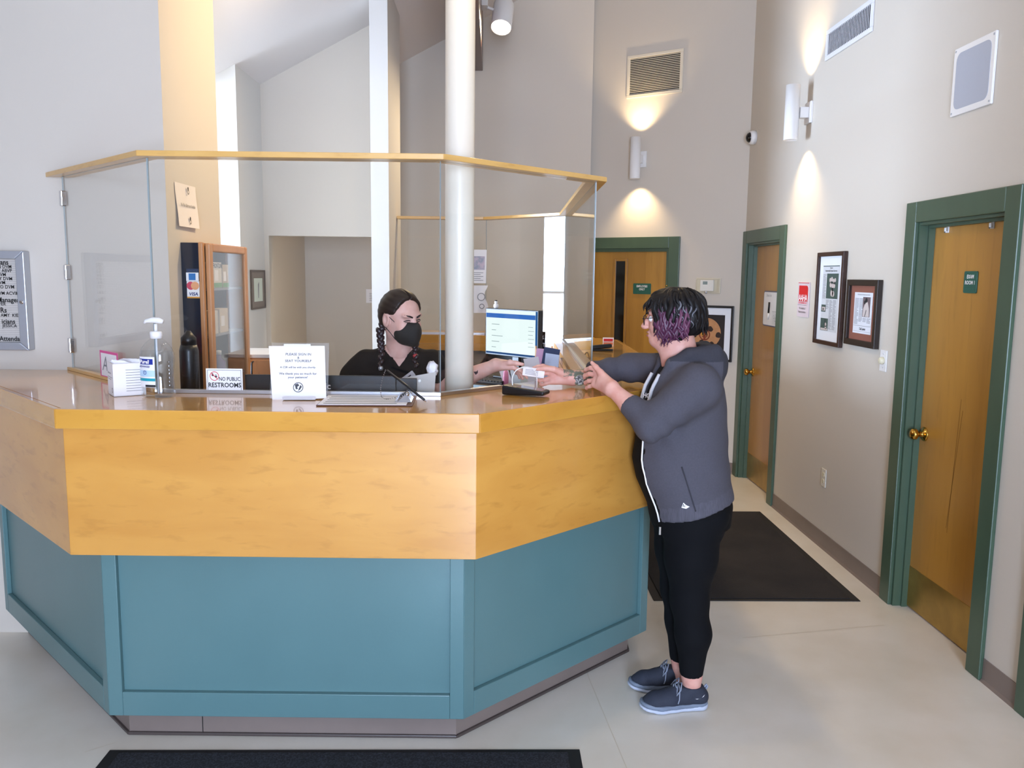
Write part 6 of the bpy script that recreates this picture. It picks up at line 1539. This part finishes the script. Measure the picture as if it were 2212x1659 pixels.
# scrub top
SCR = mat('black_scrubs', '0c0a0c', 0.85, spec=0.25, var=0.15, vscale=(9, 9, 9))
S = SDF((-0.74, 3.50, 0.90), (-0.14, 3.82, 1.44), 0.007)
S.loft(RT, 0.02, grow=0.004); S.cone(RSH, (-0.608, 3.63, 1.255), 0.058, 0.062, 0.04); S.cone(LSH, (-0.232, 3.592, 1.252), 0.058, 0.060, 0.04)
S.cone((-0.412, RY - 0.02, 1.35), (-0.405, RY - 0.03, 1.47), 0.064, 0.075, 0.006, 's')
def vneck(x, y, z):     # v-shaped neck opening at the front
    return np.where((y < RY - 0.02) & (z > 1.29), np.minimum((z - 1.300) * 0.62 - np.abs(x + 0.405), 1.0), -1.0)
S.cut(vneck); S.cut(lambda x, y, z: np.where((x < -0.55), 1.245 + 0.25 * (x + 0.60) - z, -1.0)); S.cut(lambda x, y, z: np.where((x > -0.268), 1.235 - z, -1.0))
S.ripple(lambda x, y, z: 0.002 * np.sin(40 * x + 22 * z) * np.sin(30 * z)); top = sdf_obj('scrub_top', [S], SCR, rc)
S = SDF((-0.62, 3.52, 0.05), (-0.22, 3.82, 1.0), 0.010); S.loft([(0.86, -0.42, RY, 0.155, 0.11), (0.97, -0.42, RY, 0.150, 0.106)], 0.02)
for lx in (-0.50, -0.34): S.chain([(lx, RY, 0.88), (lx, RY, 0.48), (lx, RY, 0.1)], [0.10, 0.075, 0.065], 0.03)
S.cut(lambda x, y, z: 0.09 - z); sdf_obj('scrub_trousers', [S], SCR, rc)
for lx in (-0.50, -0.34):
    S = SDF((lx - 0.08, RY - 0.2, -0.01), (lx + 0.08, RY + 0.09, 0.13), 0.006); S.chain([(lx, RY + 0.02, 0.045), (lx, RY - 0.06, 0.045), (lx, RY - 0.13, 0.035)], [0.048, 0.05, 0.04], 0.02); S.cut(lambda x, y, z: 0.001 - z); sdf_obj('shoe', [S], M['black'], rc)
# name badge
T = frame((-0.395, RY - 0.128, 1.222), (0.80, 0.05, 0.60), (-0.58, -0.1, 0.80)); bd = MB(T).prism(rrect(0, 0.082, 0, 0.026, 0.003), 0.0, 0.002).build('name_badge', mat('badge_grey', 'c6c1c3', 0.4), top)
MB(T).disc(0.014, 0.013, 0.009, 0.0024, 18, 0.006).build('badge_logo', M['ink'], bd); MB(T).quad(0.038, 0.066, 0.0105, 0.016, 0.0024).build('badge_name', M['ink'], bd)
